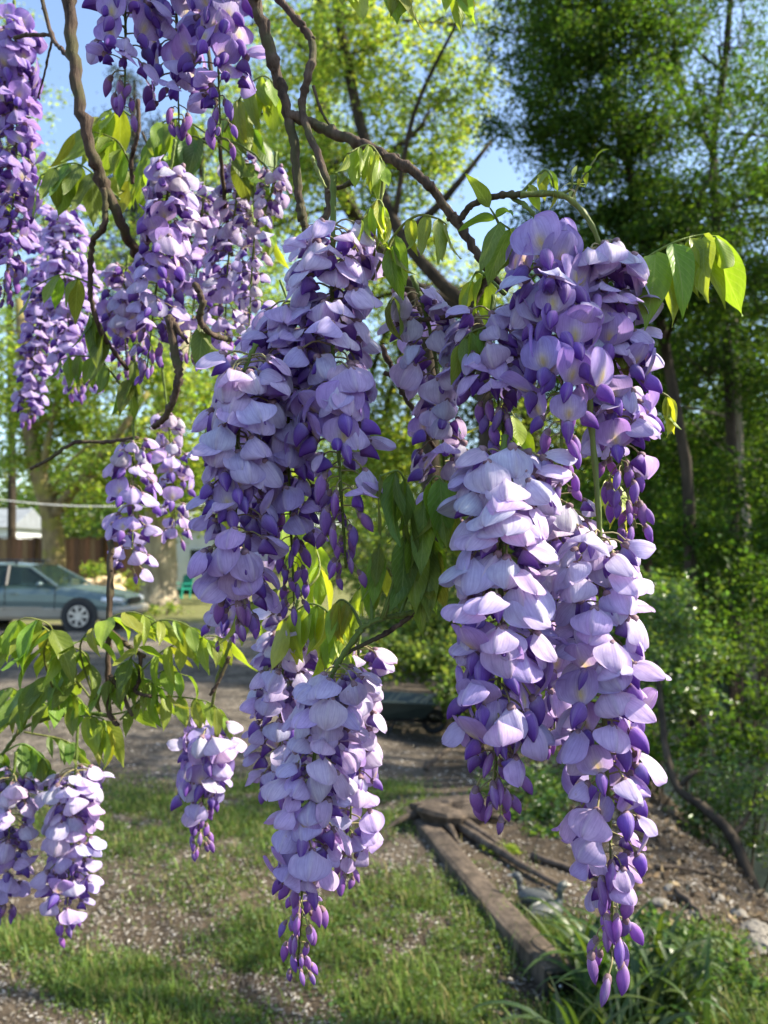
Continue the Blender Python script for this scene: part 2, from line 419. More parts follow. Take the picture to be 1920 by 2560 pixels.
# bright yellow-green trees behind the middle
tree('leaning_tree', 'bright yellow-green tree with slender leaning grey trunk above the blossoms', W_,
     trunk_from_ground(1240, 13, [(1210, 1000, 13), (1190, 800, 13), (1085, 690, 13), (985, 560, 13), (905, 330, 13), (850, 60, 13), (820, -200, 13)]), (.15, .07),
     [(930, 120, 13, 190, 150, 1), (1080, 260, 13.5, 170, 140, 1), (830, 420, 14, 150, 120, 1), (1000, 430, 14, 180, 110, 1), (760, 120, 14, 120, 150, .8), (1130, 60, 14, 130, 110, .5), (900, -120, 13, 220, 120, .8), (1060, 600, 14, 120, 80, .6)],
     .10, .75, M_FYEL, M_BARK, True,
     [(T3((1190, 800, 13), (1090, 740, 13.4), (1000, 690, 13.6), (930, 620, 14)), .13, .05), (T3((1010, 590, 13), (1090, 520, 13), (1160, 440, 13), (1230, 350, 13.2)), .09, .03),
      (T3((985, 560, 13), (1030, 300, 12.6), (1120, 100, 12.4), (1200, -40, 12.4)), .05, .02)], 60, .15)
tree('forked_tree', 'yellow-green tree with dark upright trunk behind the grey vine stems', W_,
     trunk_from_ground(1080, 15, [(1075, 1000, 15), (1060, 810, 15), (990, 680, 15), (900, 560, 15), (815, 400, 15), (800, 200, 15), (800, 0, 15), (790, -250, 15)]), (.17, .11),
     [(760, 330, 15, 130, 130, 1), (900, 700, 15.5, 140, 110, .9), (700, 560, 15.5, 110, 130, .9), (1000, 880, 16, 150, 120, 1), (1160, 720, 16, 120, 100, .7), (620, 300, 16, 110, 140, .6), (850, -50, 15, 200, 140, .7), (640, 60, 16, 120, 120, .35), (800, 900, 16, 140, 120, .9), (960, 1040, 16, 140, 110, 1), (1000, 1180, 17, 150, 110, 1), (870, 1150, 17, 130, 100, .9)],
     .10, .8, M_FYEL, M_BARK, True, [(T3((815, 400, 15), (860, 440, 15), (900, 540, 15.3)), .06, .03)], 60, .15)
# dark trees by the creek
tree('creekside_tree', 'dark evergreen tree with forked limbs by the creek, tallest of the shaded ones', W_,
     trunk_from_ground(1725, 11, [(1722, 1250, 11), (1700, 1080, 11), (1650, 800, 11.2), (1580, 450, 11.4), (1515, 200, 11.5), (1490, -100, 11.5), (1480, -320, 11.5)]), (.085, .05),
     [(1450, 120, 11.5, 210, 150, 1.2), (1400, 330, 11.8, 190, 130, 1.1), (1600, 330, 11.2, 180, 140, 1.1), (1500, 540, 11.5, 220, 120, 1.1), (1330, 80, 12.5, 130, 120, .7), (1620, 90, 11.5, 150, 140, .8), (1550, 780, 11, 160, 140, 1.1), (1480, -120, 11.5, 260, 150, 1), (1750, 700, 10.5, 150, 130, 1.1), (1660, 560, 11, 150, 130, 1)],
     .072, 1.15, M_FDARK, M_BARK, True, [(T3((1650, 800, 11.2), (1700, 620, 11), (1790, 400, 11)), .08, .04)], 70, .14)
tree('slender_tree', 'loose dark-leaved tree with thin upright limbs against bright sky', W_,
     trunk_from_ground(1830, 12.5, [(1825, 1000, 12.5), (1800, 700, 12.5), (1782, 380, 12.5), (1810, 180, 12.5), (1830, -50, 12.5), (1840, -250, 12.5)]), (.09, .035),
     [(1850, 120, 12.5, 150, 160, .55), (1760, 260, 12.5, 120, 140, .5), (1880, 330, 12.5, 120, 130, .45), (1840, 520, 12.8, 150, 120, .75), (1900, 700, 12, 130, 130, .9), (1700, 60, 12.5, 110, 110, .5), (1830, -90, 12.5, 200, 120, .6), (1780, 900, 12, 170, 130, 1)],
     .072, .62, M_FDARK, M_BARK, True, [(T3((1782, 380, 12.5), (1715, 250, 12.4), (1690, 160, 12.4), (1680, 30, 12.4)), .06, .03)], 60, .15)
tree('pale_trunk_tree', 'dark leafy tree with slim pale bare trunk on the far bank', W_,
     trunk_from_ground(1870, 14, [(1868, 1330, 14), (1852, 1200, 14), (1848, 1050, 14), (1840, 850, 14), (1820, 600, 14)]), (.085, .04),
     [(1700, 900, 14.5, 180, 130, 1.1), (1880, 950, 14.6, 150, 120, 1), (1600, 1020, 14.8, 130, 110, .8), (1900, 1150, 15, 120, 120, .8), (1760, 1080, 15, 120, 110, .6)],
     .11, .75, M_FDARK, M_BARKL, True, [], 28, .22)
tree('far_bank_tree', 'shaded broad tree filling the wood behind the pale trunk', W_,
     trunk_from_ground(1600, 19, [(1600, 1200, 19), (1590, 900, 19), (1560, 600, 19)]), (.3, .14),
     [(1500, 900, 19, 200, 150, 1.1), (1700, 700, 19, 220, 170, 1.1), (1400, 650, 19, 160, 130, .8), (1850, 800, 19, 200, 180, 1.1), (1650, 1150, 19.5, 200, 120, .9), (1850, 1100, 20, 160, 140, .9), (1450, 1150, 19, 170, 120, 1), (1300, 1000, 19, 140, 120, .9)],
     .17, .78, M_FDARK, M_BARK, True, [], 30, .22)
tree('slope_tree', 'mid green tree on the slope beyond the creek', W_,
     trunk_from_ground(1330, 17, [(1330, 1200, 17), (1320, 900, 17), (1300, 600, 17)]), (.22, .1),
     [(1280, 800, 17, 150, 130, .8), (1350, 1100, 17, 160, 130, .9), (1200, 1050, 17.5, 140, 120, .9), (1130, 900, 18, 120, 110, .6), (1100, 1200, 18, 140, 120, .9)],
     .14, .7, M_FMID, M_BARK, True, [], 28, .22)
# yard trees
tree('yard_tree', 'mossy forked yard tree standing behind the parked car', W_,
     trunk_from_ground(135, 23, [(135, 1400, 23), (128, 1290, 23), (95, 1180, 23), (75, 1080, 23.2), (60, 900, 23.4), (50, 750, 23.5)]), (.38, .14),
     [(110, 950, 23, 150, 120, .9), (260, 930, 23, 140, 110, .9), (330, 1090, 22.5, 120, 100, .9), (60, 1140, 23.5, 110, 80, .7), (210, 1200, 22, 90, 60, .6), (420, 960, 23.5, 130, 110, .9), (20, 830, 24, 110, 110, .7), (180, 800, 24, 120, 90, .5), (185, 1300, 22.3, 35, 45, .5), (450, 1120, 23.5, 100, 100, .8), (60, 1000, 24, 120, 90, 1), (300, 1180, 24, 130, 70, 1), (160, 1080, 24.2, 120, 80, .9), (380, 1240, 24, 90, 50, .9)],
     .17, .8, M_FYEL, M_BARKM, True, [(T3((130, 1300, 23), (170, 1240, 22.8), (230, 1170, 22.6), (300, 1080, 22.4), (370, 980, 22.4)), .22, .08), (T3((105, 1200, 23), (120, 1100, 22.8), (150, 960, 22.8)), .14, .06)], 30, .22)
tree('massive_trunk_tree', 'massive pale furrowed trunk lit by the sun beside the drive', W_,
     trunk_from_ground(398, 25.2, [(398, 1440, 25.2), (400, 1350, 25.2), (405, 1200, 25.3), (420, 1000, 25.5), (450, 800, 25.5)]), (.60, .40),
     [(470, 1300, 25, 80, 60, .6), (560, 1150, 25.5, 130, 110, .9), (520, 1000, 26, 150, 110, .9), (640, 1000, 26, 140, 110, .9), (330, 1290, 26, 60, 50, .5), (600, 1280, 25.5, 100, 60, .7), (700, 1180, 26, 120, 100, .9)],
     .19, .7, M_FYEL, M_BARKL, True, [], 28, .22)
tree('tall_conifer', 'distant bluish pine standing against the open sky', W_,
     trunk_from_ground(330, 48, [(330, 1200, 48), (330, 700, 48), (335, 300, 48), (338, 200, 48)]), (.35, .08),
     [(335, 230, 48, 60, 60, .7), (320, 330, 48, 95, 60, .9), (350, 420, 48, 115, 70, .9), (310, 530, 48, 130, 80, 1), (360, 640, 48, 140, 80, 1), (330, 780, 48, 150, 90, 1)],
     .34, .66, M_FBLUE, M_BARK, True, [], 24, .24, .2, .3)
tree('sparse_tall_tree', 'tall sparse light green tree whose top is thin against the sky', W_,
     trunk_from_ground(30, 30, [(30, 1200, 30), (25, 800, 30), (20, 300, 30), (15, 50, 30)]), (.18, .05),
     [(20, 80, 30, 60, 80, .35), (60, 250, 30, 80, 90, .45), (10, 380, 30, 90, 90, .5), (110, 420, 30, 90, 80, .6), (40, 560, 30, 110, 90, .7), (190, 520, 30, 90, 80, .6), (60, 720, 30, 130, 80, .8), (180, 680, 30, 110, 80, .8)],
     .19, .6, M_FYEL, M_BARK, True, [], 26, .22)
tree('backlit_maple', 'backlit light green tree glowing behind the left-out leaves and lilac blossom'.replace('left-out ', ''), W_,
     trunk_from_ground(560, 28, [(560, 1200, 28), (550, 900, 28), (520, 600, 28), (500, 350, 28)]), (.35, .12),
     [(500, 420, 28, 130, 100, .8), (400, 540, 28, 120, 90, .8), (580, 560, 28, 120, 100, .8), (470, 700, 28, 150, 100, .9), (650, 760, 28, 140, 110, .9), (300, 640, 29, 110, 90, .7), (550, 880, 28, 160, 110, 1), (300, 820, 29, 130, 90, .8), (600, 260, 28, 80, 80, .35)],
     .2, .6, M_FYEL, M_BARK, True, [], 28, .22)
# unbroken wood far behind, too distant to tell the trees apart
def far_wood():
    pts = []
    for k in range(150):
        a = rng.uniform(-.62, .75); d = rng.uniform(52, 95); x = math.tan(a) * d; z0 = float(ground_h(x, d))
        hgt = rng.uniform(6, 13); p, _ = clump_points(np.array([x, d, z0 + hgt * .5]), np.array([rng.uniform(3, 6), 4, hgt * .6]), 520, 14, .2); pts.append(p)
    return tag(obj('far_woods', leaf_mesh('far_woods', np.concatenate(pts), .55, M_FMID, .3, .6)), 'distant mass of green trees behind the yard', kind='stuff')
far_wood()
def right_wood():
    pts = []
    for k in range(90):
        x = rng.uniform(8, 26); y = rng.uniform(14, 40); z0 = float(ground_h(x, y)); hgt = rng.uniform(4, 9)
        if x / y < .16: continue
        p, _ = clump_points(np.array([x, y, z0 + hgt * .42]), np.array([rng.uniform(1.8, 3.2), 2.4, hgt * .5]), 620, 16, .2); pts.append(p)
    return tag(obj('hillside_undergrowth', leaf_mesh('hill_wood', np.concatenate(pts), .26, M_FDARK, .3, .6)), 'dark undergrowth and saplings covering the slope beyond the creek', kind='stuff')
right_wood()
# ------------------------------------------------------------------ shrubs and undergrowth
S_ = 'shrubs along the creek bank'
bush('sunlit_shrub', 'sunlit glossy-leaved shrub behind the longest blossoms', [(1600, 1560, 8.5, 130, 90, 1), (1720, 1640, 8.2, 120, 90, 1), (1640, 1720, 8, 120, 90, 1), (1760, 1760, 7.8, 110, 60, .8), (1560, 1640, 8.6, 100, 100, 1), (1500, 1480, 9, 110, 70, .8), (1680, 1480, 9.5, 120, 50, .7)], .075, .8, M_FGLOSS, S_, .6, .1, .24)
bush('creek_shrub', 'glossy dark shrub leaning over the creek water', [(1790, 1960, 5.6, 110, 80, .9), (1880, 2000, 5.4, 100, 90, .9), (1760, 2060, 5.4, 90, 60, .8), (1880, 2110, 5.2, 80, 50, .6)], .042, .62, M_FGLOSS, S_, .55, .1, .24)
bush('leafy_shrub', 'lush low green shrub beside the rotten stump', [(1290, 1960, 5.1, 90, 70, 1), (1350, 2040, 4.8, 90, 70, 1), (1230, 2040, 5.0, 70, 60, .9), (1400, 2130, 4.5, 70, 50, .8), (1440, 1980, 5.3, 100, 80, .9)], .045, .75, M_FGLOSS, S_, .5, .0, .24)
bush('bank_shrub', 'dark leafy shrub on the bank below the pale clusters', [(1500, 1850, 6.6, 130, 90, 1), (1420, 1780, 7.2, 130, 80, 1), (1640, 1900, 6.4, 100, 80, .9)], .06, .75, M_FDARK, S_, .55, .1, .24)
bush('bank_sapling', 'dark sapling thicket on the far bank below the pale trunk', [(1740, 1330, 11, 130, 110, 1), (1870, 1420, 10.5, 110, 120, 1), (1640, 1330, 12, 110, 100, 1), (1830, 1230, 12, 130, 90, .8), (1560, 1250, 13, 120, 100, .8)], .085, .8, M_FDARK, S_, .6, .2, .24)
bush('bank_sapling', 'low dark thicket between the sunlit shrub and the creek', [(1830, 1620, 9.5, 110, 110, 1), (1900, 1760, 8.5, 70, 80, .8), (1880, 1530, 10, 80, 90, .9), (1800, 1850, 7.4, 90, 60, 1), (1890, 1860, 7.2, 70, 45, .9)], .07, .8, M_FDARK, S_, .6, .2, .24)
bush('yard_shrub', 'round yellow-green shrub behind the firewood', [(238, 1420, 20.5, 34, 28, 1)], .12, .8, M_FYEL, 'shrubs by the drive', .6)
bush('yard_shrub', 'small yellow-green shrub beside the massive trunk', [(322, 1458, 21, 26, 34, 1)], .12, .8, M_FYEL, 'shrubs by the drive', .6)
bush('yard_shrub', 'low bright groundcover shrub at the foot of the massive trunk', [(375, 1525, 20, 42, 16, 1), (430, 1520, 21, 40, 14, .6)], .11, .8, M_FYEL, 'shrubs by the drive', .6)
def undergrowth():
    pts = []
    for (px, py, d, rx, ry, n) in [(1000, 1640, 9, 150, 40, 2600), (1130, 1560, 11, 160, 70, 3000), (1060, 1480, 13, 180, 60, 2600), (900, 1450, 15, 140, 40, 1800), (1180, 1720, 8, 90, 70, 1500), (1000, 1560, 12, 120, 40, 1500), (1280, 1620, 9, 110, 120, 2000), (1080, 1380, 16, 200, 60, 2200), (1350, 1400, 14, 160, 90, 2400)]:
        c = np.array(P(px, py, d)); r = np.array([rx, (rx + ry) * .6, ry]) / FPX * d
        p, _ = clump_points(c, r, n, 26, .24); gz = ground_h(p[:, 0], p[:, 1]); p[:, 2] = np.maximum(p[:, 2], gz + .02); pts.append(p)
    return tag(obj('undergrowth', leaf_mesh('undergrowth', np.concatenate(pts), .085, M_FMID, 0, .6)), 'low green groundcover along the far side of the yard', kind='stuff')
undergrowth()
# shade trees of the creek bank, just outside the view, whose crowns dapple the yard
def shade_tree(label, base, height, clumps, leaf, dens):
    b = gpt(base[0], base[1], -.1); root = empty('shade_tree', b, label, 'tree', W_)
    MB().tube(spline([(0, 0, 0), (.1, .1, height * .4), (-.2, .1, height * .75), (-.1, 0, height)], 14), np.linspace(.22, .06, 14), 10, True, .08).build('trunk', M_BARK, root, True)
    pts = []
    for (x, y, z, r, wt) in clumps:
        c = np.array([x - b.x, y - b.y, z - b.z]); n = int(dens * wt * 4 * r * r / (leaf * leaf * .275) * .3)
        p, tw = clump_points(c, np.array([r, r, r * .8]), n, int(26 * wt) + 6, .17); pts.append(p)
        MB().tube(spline([(0, .1, min(c[2] * .75, height * .8)), tuple(c * .6 + np.array([0, 0, c[2] * .35])), tuple(c)], 8), np.linspace(.06, .015, 8), 6, True).build('limb', M_BARK, root, True)
    obj('crown', leaf_mesh('shade_crown', np.concatenate(pts), leaf, M_FDARK, .3, .55), root)

def canopy(label, base, n, seed, xr, yr, zr, rr, wt):
    r = np.random.default_rng(seed); cl = [(r.uniform(*xr), r.uniform(*yr), r.uniform(*zr), r.uniform(*rr), wt) for _ in range(n)]
    shade_tree(label, base, zr[1] - .5, cl, .075, 2.2)
canopy('broad dark shade tree on the creek bank whose boughs dapple the yard', (7.4, 6.0), 40, 3, (4.2, 10.6), (4.2, 7.7), (5.2, 7.2), (.4, .75), .6)
canopy('tall dark shade tree beyond the bank shading the drive', (10.5, 10.5), 30, 4, (5.0, 11.0), (9.0, 15.5), (6.5, 9.0), (.7, 1.2), .8)
canopy('near dark shade tree standing beside the hanging wisteria', (5.6, 2.2), 5, 5, (3.2, 6.4), (1.1, 3.6), (4.8, 7.0), (.35, .7), .75)
# ================================================================== things in the yard
# ---- board fence
def fence():
    d = 28.0; a = P(-420, 1390, d); b = P(430, 1390, d); top = 2.25
    root = empty('board_fence', gpt(a.x, a.y), 'brown vertical board fence behind the yard tree', 'fence')
    L = b.x - a.x; n = int(L / .19); me = MB().box((0, 0, top / 2), (.187, .022, top)).mesh('fence_board', M_FENCE)
    for i in range(n):
        o = obj('board', me, root, (i * .19, random.uniform(-.008, .008), random.uniform(-.02, .02)))
        o.color = (*jit(random.choice([(.20, .105, .055), (.25, .135, .07), (.17, .09, .05), (.29, .16, .085)]), .12), 1)
    pm = MB().box((0, 0, top / 2), (.10, .09, top + .05)).mesh('fence_post', M_FENCE)
    for i in range(0, n, 13):
        o = obj('post', pm, root, (i * .19, -.07, 0)); o.color = (.09, .05, .03, 1)
    for z in (.45, 1.9):
        o = MB().box((L / 2, .05, z), (L, .05, .09)).build('rail', M_FENCE, root); o.color = (.12, .07, .04, 1)
    o = MB().box((L / 2, 0, top + .04), (L, .13, .035)).build('cap_rail', M_FENCE, root); o.color = (.16, .09, .05, 1)
def jit(c, k): return tuple(max(0, min(1, q * random.uniform(1 - k, 1 + k))) for q in c)
fence()
# ---- white sheds
M_WHITE = mat_plain('white_siding', (.72, .74, .74), .6, 0, .4, .06, 2)
M_ROOF = mat_plain('grey_roof', (.22, .24, .26), .8, 0, .3, .15, 3)
M_DARK = mat_plain('dark_gap', (.02, .02, .022), .6)
def shed(px0, px1, d, hgt, label, roofh):
    a = P(px0, 1390, d); b = P(px1, 1390, d); wd = b.x - a.x; o0 = gpt((a.x + b.x) / 2, d + 2)
    root = empty('garden_shed', o0, label, 'shed', 'white buildings behind the yard')
    MB().box((0, 0, hgt / 2 + .25), (wd, 3.6, hgt)).build('wall', M_WHITE, root)
    MB().box((0, 0, .10), (wd * .96, 3.4, .3)).build('base', M_DARK, root)
    h = wd / 2 + .25
    MB().add([(-h, -2.1, hgt + .25), (h, -2.1, hgt + .25), (h, 2.1, hgt + .25), (-h, 2.1, hgt + .25), (-h, 0, hgt + .25 + roofh), (h, 0, hgt + .25 + roofh)], [(0, 1, 5, 4), (2, 3, 4, 5), (0, 4, 3), (1, 2, 5), (3, 2, 1, 0)]).build('roof', M_ROOF, root)
    for q in range(2):
        f = MB().box((-wd * .22 + q * wd * .44, -1.825, hgt * .62), (wd * .2, .05, hgt * .3)).build('window', M_WHITE, root)
        MB().box((-wd * .22 + q * wd * .44, -1.856, hgt * .62), (wd * .165, .012, hgt * .25)).build('pane', mat_glass('shed_glass', (.05, .07, .08), .2), f)
shed(438, 620, 32, 2.5, 'white clapboard shed beyond the massive trunk', .8)
shed(-330, 20, 36, 2.7, 'pale grey-roofed building showing over the board fence', 1.0)
# ---- overhead cable
m = MB(); pts = [P(-300, 1225, 20), P(0, 1250, 20), P(130, 1262, 20.2), P(280, 1266, 20.5), P(520, 1258, 21), P(900, 1215, 22)]
cable = empty('overhead_cable', pts[0], 'thin white cable slung across the yard in front of the mossy tree', 'cable')
m.tube([tuple(Vector(q) - pts[0]) for q in spline([tuple(q) for q in pts], 40)], .014, 6, True).build('wire', mat_plain('cable_white', (.75, .75, .72), .5), cable, True)
# ---- firewood heap
M_LOGS = mat_bark('split_log', (.42, .30, .17), (.72, .58, .38), 9, None, .5, .01)
M_LOGE = mat_plain('log_end', (.62, .45, .27), .8, 0, .2, .25, 14)
c0 = P(235, 1390, 20.6)
lm = []
for q in range(4):
    mb = MB(); r = .13 + .03 * q; n = 9
    mb.tube([(-.25, 0, 0), (-.1, .01, 0), (.1, 0, .01), (.25, 0, 0)], [r, r * 1.05, r, r * .95], n, True, .12); lm.append(mb.mesh('firewood', M_LOGS))
k = 0
for layer in range(4):
    for i in range(10 - 2 * layer):
        x = c0.x - 1.0 + layer * .22 + i * .24 + random.uniform(-.06, .06); y = c0.y + random.uniform(-.5, .6)
        o = obj('firewood_log', lm[k % 4]); k += 1
        o.location = gpt(x, y, .14 + layer * .235 + random.uniform(-.03, .03)); o.rotation_euler = (random.uniform(-.3, .3), random.uniform(-.35, .35), random.choice([0, 1.57, 1.2, .5]) + random.uniform(-.4, .4))
        tag(o, 'split firewood log in the pale heap behind the car', 'log', 'heap of firewood behind the car')
# ---- green plastic chair
M_GREEN = mat_plain('green_resin', (.02, .30, .22), .4, 0, .5, .08)
g = G(452, 1496); ch = empty('garden_chair', g, 'teal green plastic garden chair near the massive trunk', 'chair')
MB().box((0, 0, .36), (.5, .5, .04)).build('seat', M_GREEN, ch)
for i in range(5): MB().box((-.2 + i * .1, .26 + .0, .66), (.085, .03, .60 - abs(i - 2) * .05), Matrix.Rotation(-.15, 4, 'X')).build('slat', M_GREEN, ch)
for sx in (-1, 1):
    MB().box((sx * .27, 0, .56), (.07, .5, .03)).build('armrest', M_GREEN, ch)
    for sy in (-1, 1): MB().box((sx * .25, sy * .21, .27 if sy < 0 else .17), (.05, .05, .54 if sy < 0 else .34)).build('leg', M_GREEN, ch)
ch.rotation_euler.z = -.5
# ---- station wagon
def car():
    M_TOP = mat_plain('teal_paint', (.115, .165, .165), .25, .35, .6, .04, 2); M_LOW = mat_plain('grey_beige_cladding', (.36, .33, .27), .4, .2, .5, .05, 3)
    M_TYRE = mat_plain('tyre_rubber', (.018, .018, .02), .85); M_RIM = mat_plain('alloy_rim', (.62, .62, .62), .3, .8); M_BLK = mat_plain('black_trim', (.015, .016, .018), .5)
    M_GL = mat_glass('car_glass', (.03, .05, .05), .72); M_LAMP = mat_plain('lamp_lens', (.75, .78, .8), .12, .2, .8); M_SEAT = mat_plain('seat_cloth', (.42, .41, .37), .9)
    cx = P(335, 1390, 16.6).x - 2.50; o0 = gpt(cx, 17.3, .0)
    root = empty('parked_car', o0, 'teal and beige station wagon with roof rails parked on the gravel', 'car')
    xs = [2.36, 2.30, 2.18, 1.95, 1.5, 1.05, .6, 0, -.7, -1.4, -1.9, -2.15, -2.28]
    ztop = [.56, .66, .74, .80, .88, .945, .955, .965, .975, .985, .985, .97, .90]
    hw = [.56, .70, .79, .84, .86, .865, .87, .87, .87, .865, .85, .82, .76]
    def ring(x, zt, y):
        zs = [.24, .32, .50, .52, .66, .82, .93, 1.0]; ys = [.93, .985, 1.0, .995, 1.0, .99, .95, .84]
        lo = .30; return [(x, -y * q, min(zt, lo - .06 + (zt - lo + .06) * (z - .24) / .76)) for z, q in zip(zs, ys)] + [(x, y * q, min(zt, lo - .06 + (zt - lo + .06) * (z - .24) / .76)) for z, q in list(zip(zs, ys))[::-1]]
    rows = [ring(*q) for q in zip(xs, ztop, hw)]; n = 16
    def part(name, mat, ks, capend=False):
        V = [p for r in rows for p in r]; F = []
        for i in range(len(rows) - 1):
            for k in ks: F.append((i * n + k, i * n + (k + 1) % n, (i + 1) * n + (k + 1) % n, (i + 1) * n + k))
        if capend: F += [tuple(range(n))[::-1], tuple((len(rows) - 1) * n + k for k in range(n))]
        return obj(name, mesh_np(name, V, F, mat, False), root)
    body = part('body', M_TOP, list(range(3, 12)), True); part('lower_cladding', M_LOW, [0, 1, 2, 12, 13, 14, 15])
    # bumper
    MB().tube([(2.20, -.80, .42), (2.36, -.60, .42), (2.42, 0, .42), (2.36, .60, .42), (2.20, .80, .42)], .115, 8, True).build('front_bumper', M_LOW, root, True)
    # roof, pillars
    roof = [(.28, .60, 1.385), (-.3, .63, 1.43), (-1.2, .63, 1.43), (-1.95, .60, 1.37)]
    V = []; F = []
    for x, y, z in roof: V += [(x, -y, z - .03), (x, -y * .8, z + .01), (x, 0, z + .03), (x, y * .8, z + .01), (x, y, z - .03)]
    for i in range(3):
        for k in range(4): F.append((i * 5 + k, i * 5 + k + 1, (i + 1) * 5 + k + 1, (i + 1) * 5 + k))
    b = len(V); V += [(x, y, z - .05) for x, y, z in V[:]]
    F += [tuple(b + i for i in f[::-1]) for f in F[:]]
    obj('roof', mesh_np('roof', V, F, M_TOP, True), root)
    for s in (-1, 1):
        for p0, p1, r in [((1.0, .79, .95), (.28, .60, 1.37), .035), ((-.12, .83, .97), (-.18, .625, 1.39), .04), ((-1.08, .83, .98), (-1.06, .625, 1.39), .05), ((-2.1, .77, .98), (-1.93, .595, 1.35), .07)]:
            MB().tube([(p0[0], s * p0[1], p0[2]), (p1[0], s * p1[1], p1[2])], r, 6, True).build('pillar', M_TOP if r != .04 else M_BLK, root)
        for q in ([(.88, .80, .965), (-.10, .825, .975), (-.16, .635, 1.375), (.24, .615, 1.36)], [(-.16, .825, .975), (-1.03, .825, .985), (-1.03, .635, 1.375), (-.21, .635, 1.375)], [(-1.14, .825, .985), (-2.0, .775, .985), (-1.88, .60, 1.34), (-1.11, .635, 1.375)]):
            MB().add([(x, s * y, z) for x, y, z in q] + [(x, s * (y - .006), z) for x, y, z in q], [(0, 1, 2, 3), (7, 6, 5, 4), (0, 3, 7, 4), (1, 5, 6, 2), (0, 4, 5, 1), (3, 2, 6, 7)]).build('side_window', M_GL, root)
        m = MB().blob((.70, s * .97, 1.0), (.07, .10, .065), 10, 6).build('mirror', M_TOP, root, True)
        MB().tube([(.1, s * .56, 1.50), (-.05, s * .57, 1.51), (-1.5, s * .57, 1.51), (-1.65, s * .56, 1.46)], .018, 6, True).build('roof_rail', M_BLK, root, True)
        for x in (-.05, -.8, -1.5): MB().box((x, s * .57, 1.465), (.05, .03, .09)).build('rail_foot', M_BLK, root)
        MB().tube([(2.30, s * .40, .63), (2.27, s * .62, .64), (2.12, s * .77, .66), (1.98, s * .83, .68)], [.05, .075, .075, .04], 8, True).build('headlight', M_LAMP, root, True)
        MB().box((-2.2, s * .76, .80), (.16, .14, .2)).build('tail_light', mat_plain('red_lens', (.4, .02, .02), .2), root)
        for x in (-.12, -1.08):
            MB().box((x, s * .8735, .70), (.012, .008, .50)).build('door_seam', M_BLK, root)
        MB().box((.98, s * .868, .68), (.012, .008, .46)).build('door_seam', M_BLK, root)
        for x in (.02 + .06, -.96): MB().box((x, s * .885, .80), (.16, .03, .035)).build('door_handle', M_TOP, root)
        MB().box((-.4, s * .878, .505), (2.2, .012, .03)).build('side_moulding', M_LOW, root)
        for x in (1.52, -1.22):
            MB().tube([(x, s * .845, .335), (x, s * .8835, .335)], .395, 24, True).build('wheel_arch', M_BLK, root)
            wh = MB(); wh.tube([(x, s * .68, .33), (x, s * .70, .33), (x, s * .87, .33), (x, s * .895, .33)], [.30, .335, .335, .29], 28, True)
            wo = wh.build('wheel', M_TYRE, root)
            rm = MB(); rm.tube([(x, s * .885, .33), (x, s * .902, .33)], .075, 14, True)
            for q in range(7):
                a = q * 2 * math.pi / 7; rm.add([(x + math.cos(a + t) * r, s * yy, .33 + math.sin(a + t) * r) for yy in (.890, .907) for r, t in ((.06, -.5), (.215, -.15), (.215, .15), (.06, .5))], [(0, 1, 2, 3), (7, 6, 5, 4), (0, 4, 5, 1), (1, 5, 6, 2), (2, 6, 7, 3), (3, 7, 4, 0)])
            for q in range(24):
                a0 = q * math.pi / 12; a1 = a0 + math.pi / 12
                rm.add([(x + math.cos(a) * r, s * yy, .33 + math.sin(a) * r) for yy in (.888, .909) for r, a in ((.20, a0), (.225, a0), (.225, a1), (.20, a1))], [(0, 1, 2, 3), (7, 6, 5, 4), (0, 4, 5, 1), (1, 5, 6, 2), (2, 6, 7, 3), (3, 7, 4, 0)])
            rm.build('rim', M_RIM, wo)
    MB().add([(1.0, -.76, .965), (1.0, .76, .965), (.30, .58, 1.372), (.30, -.58, 1.372), (1.01, -.76, .97), (1.01, .76, .97), (.31, .58, 1.377), (.31, -.58, 1.377)], [(3, 2, 1, 0), (4, 5, 6, 7), (0, 1, 5, 4), (1, 2, 6, 5), (2, 3, 7, 6), (3, 0, 4, 7)]).build('windscreen', M_GL, root)
    MB().add([(-2.12, -.72, 1.0), (-2.12, .72, 1.0), (-1.95, .56, 1.345), (-1.95, -.56, 1.345)], [(0, 1, 2, 3)]).build('rear_window', M_GL, root)
    MB().box((2.375, 0, .63), (.05, .62, .13)).build('grille', M_BLK, root)
    MB().box((0.2, 0, .90), (.25, 1.4, .14)).build('dashboard', M_BLK, root)
    for x, y in ((-.35, -.36), (-.35, .36), (-1.25, -.36), (-1.25, .36)):
        sm = MB(); sm.box((x, y, .78), (.5, .5, .16)); sm.box((x - .28, y, 1.02), (.14, .48, .5)); sm.box((x - .32, y, 1.29), (.1, .26, .16)); sm.build('seat', M_SEAT, root)
    root.rotation_euler.z = R(-4)
car()
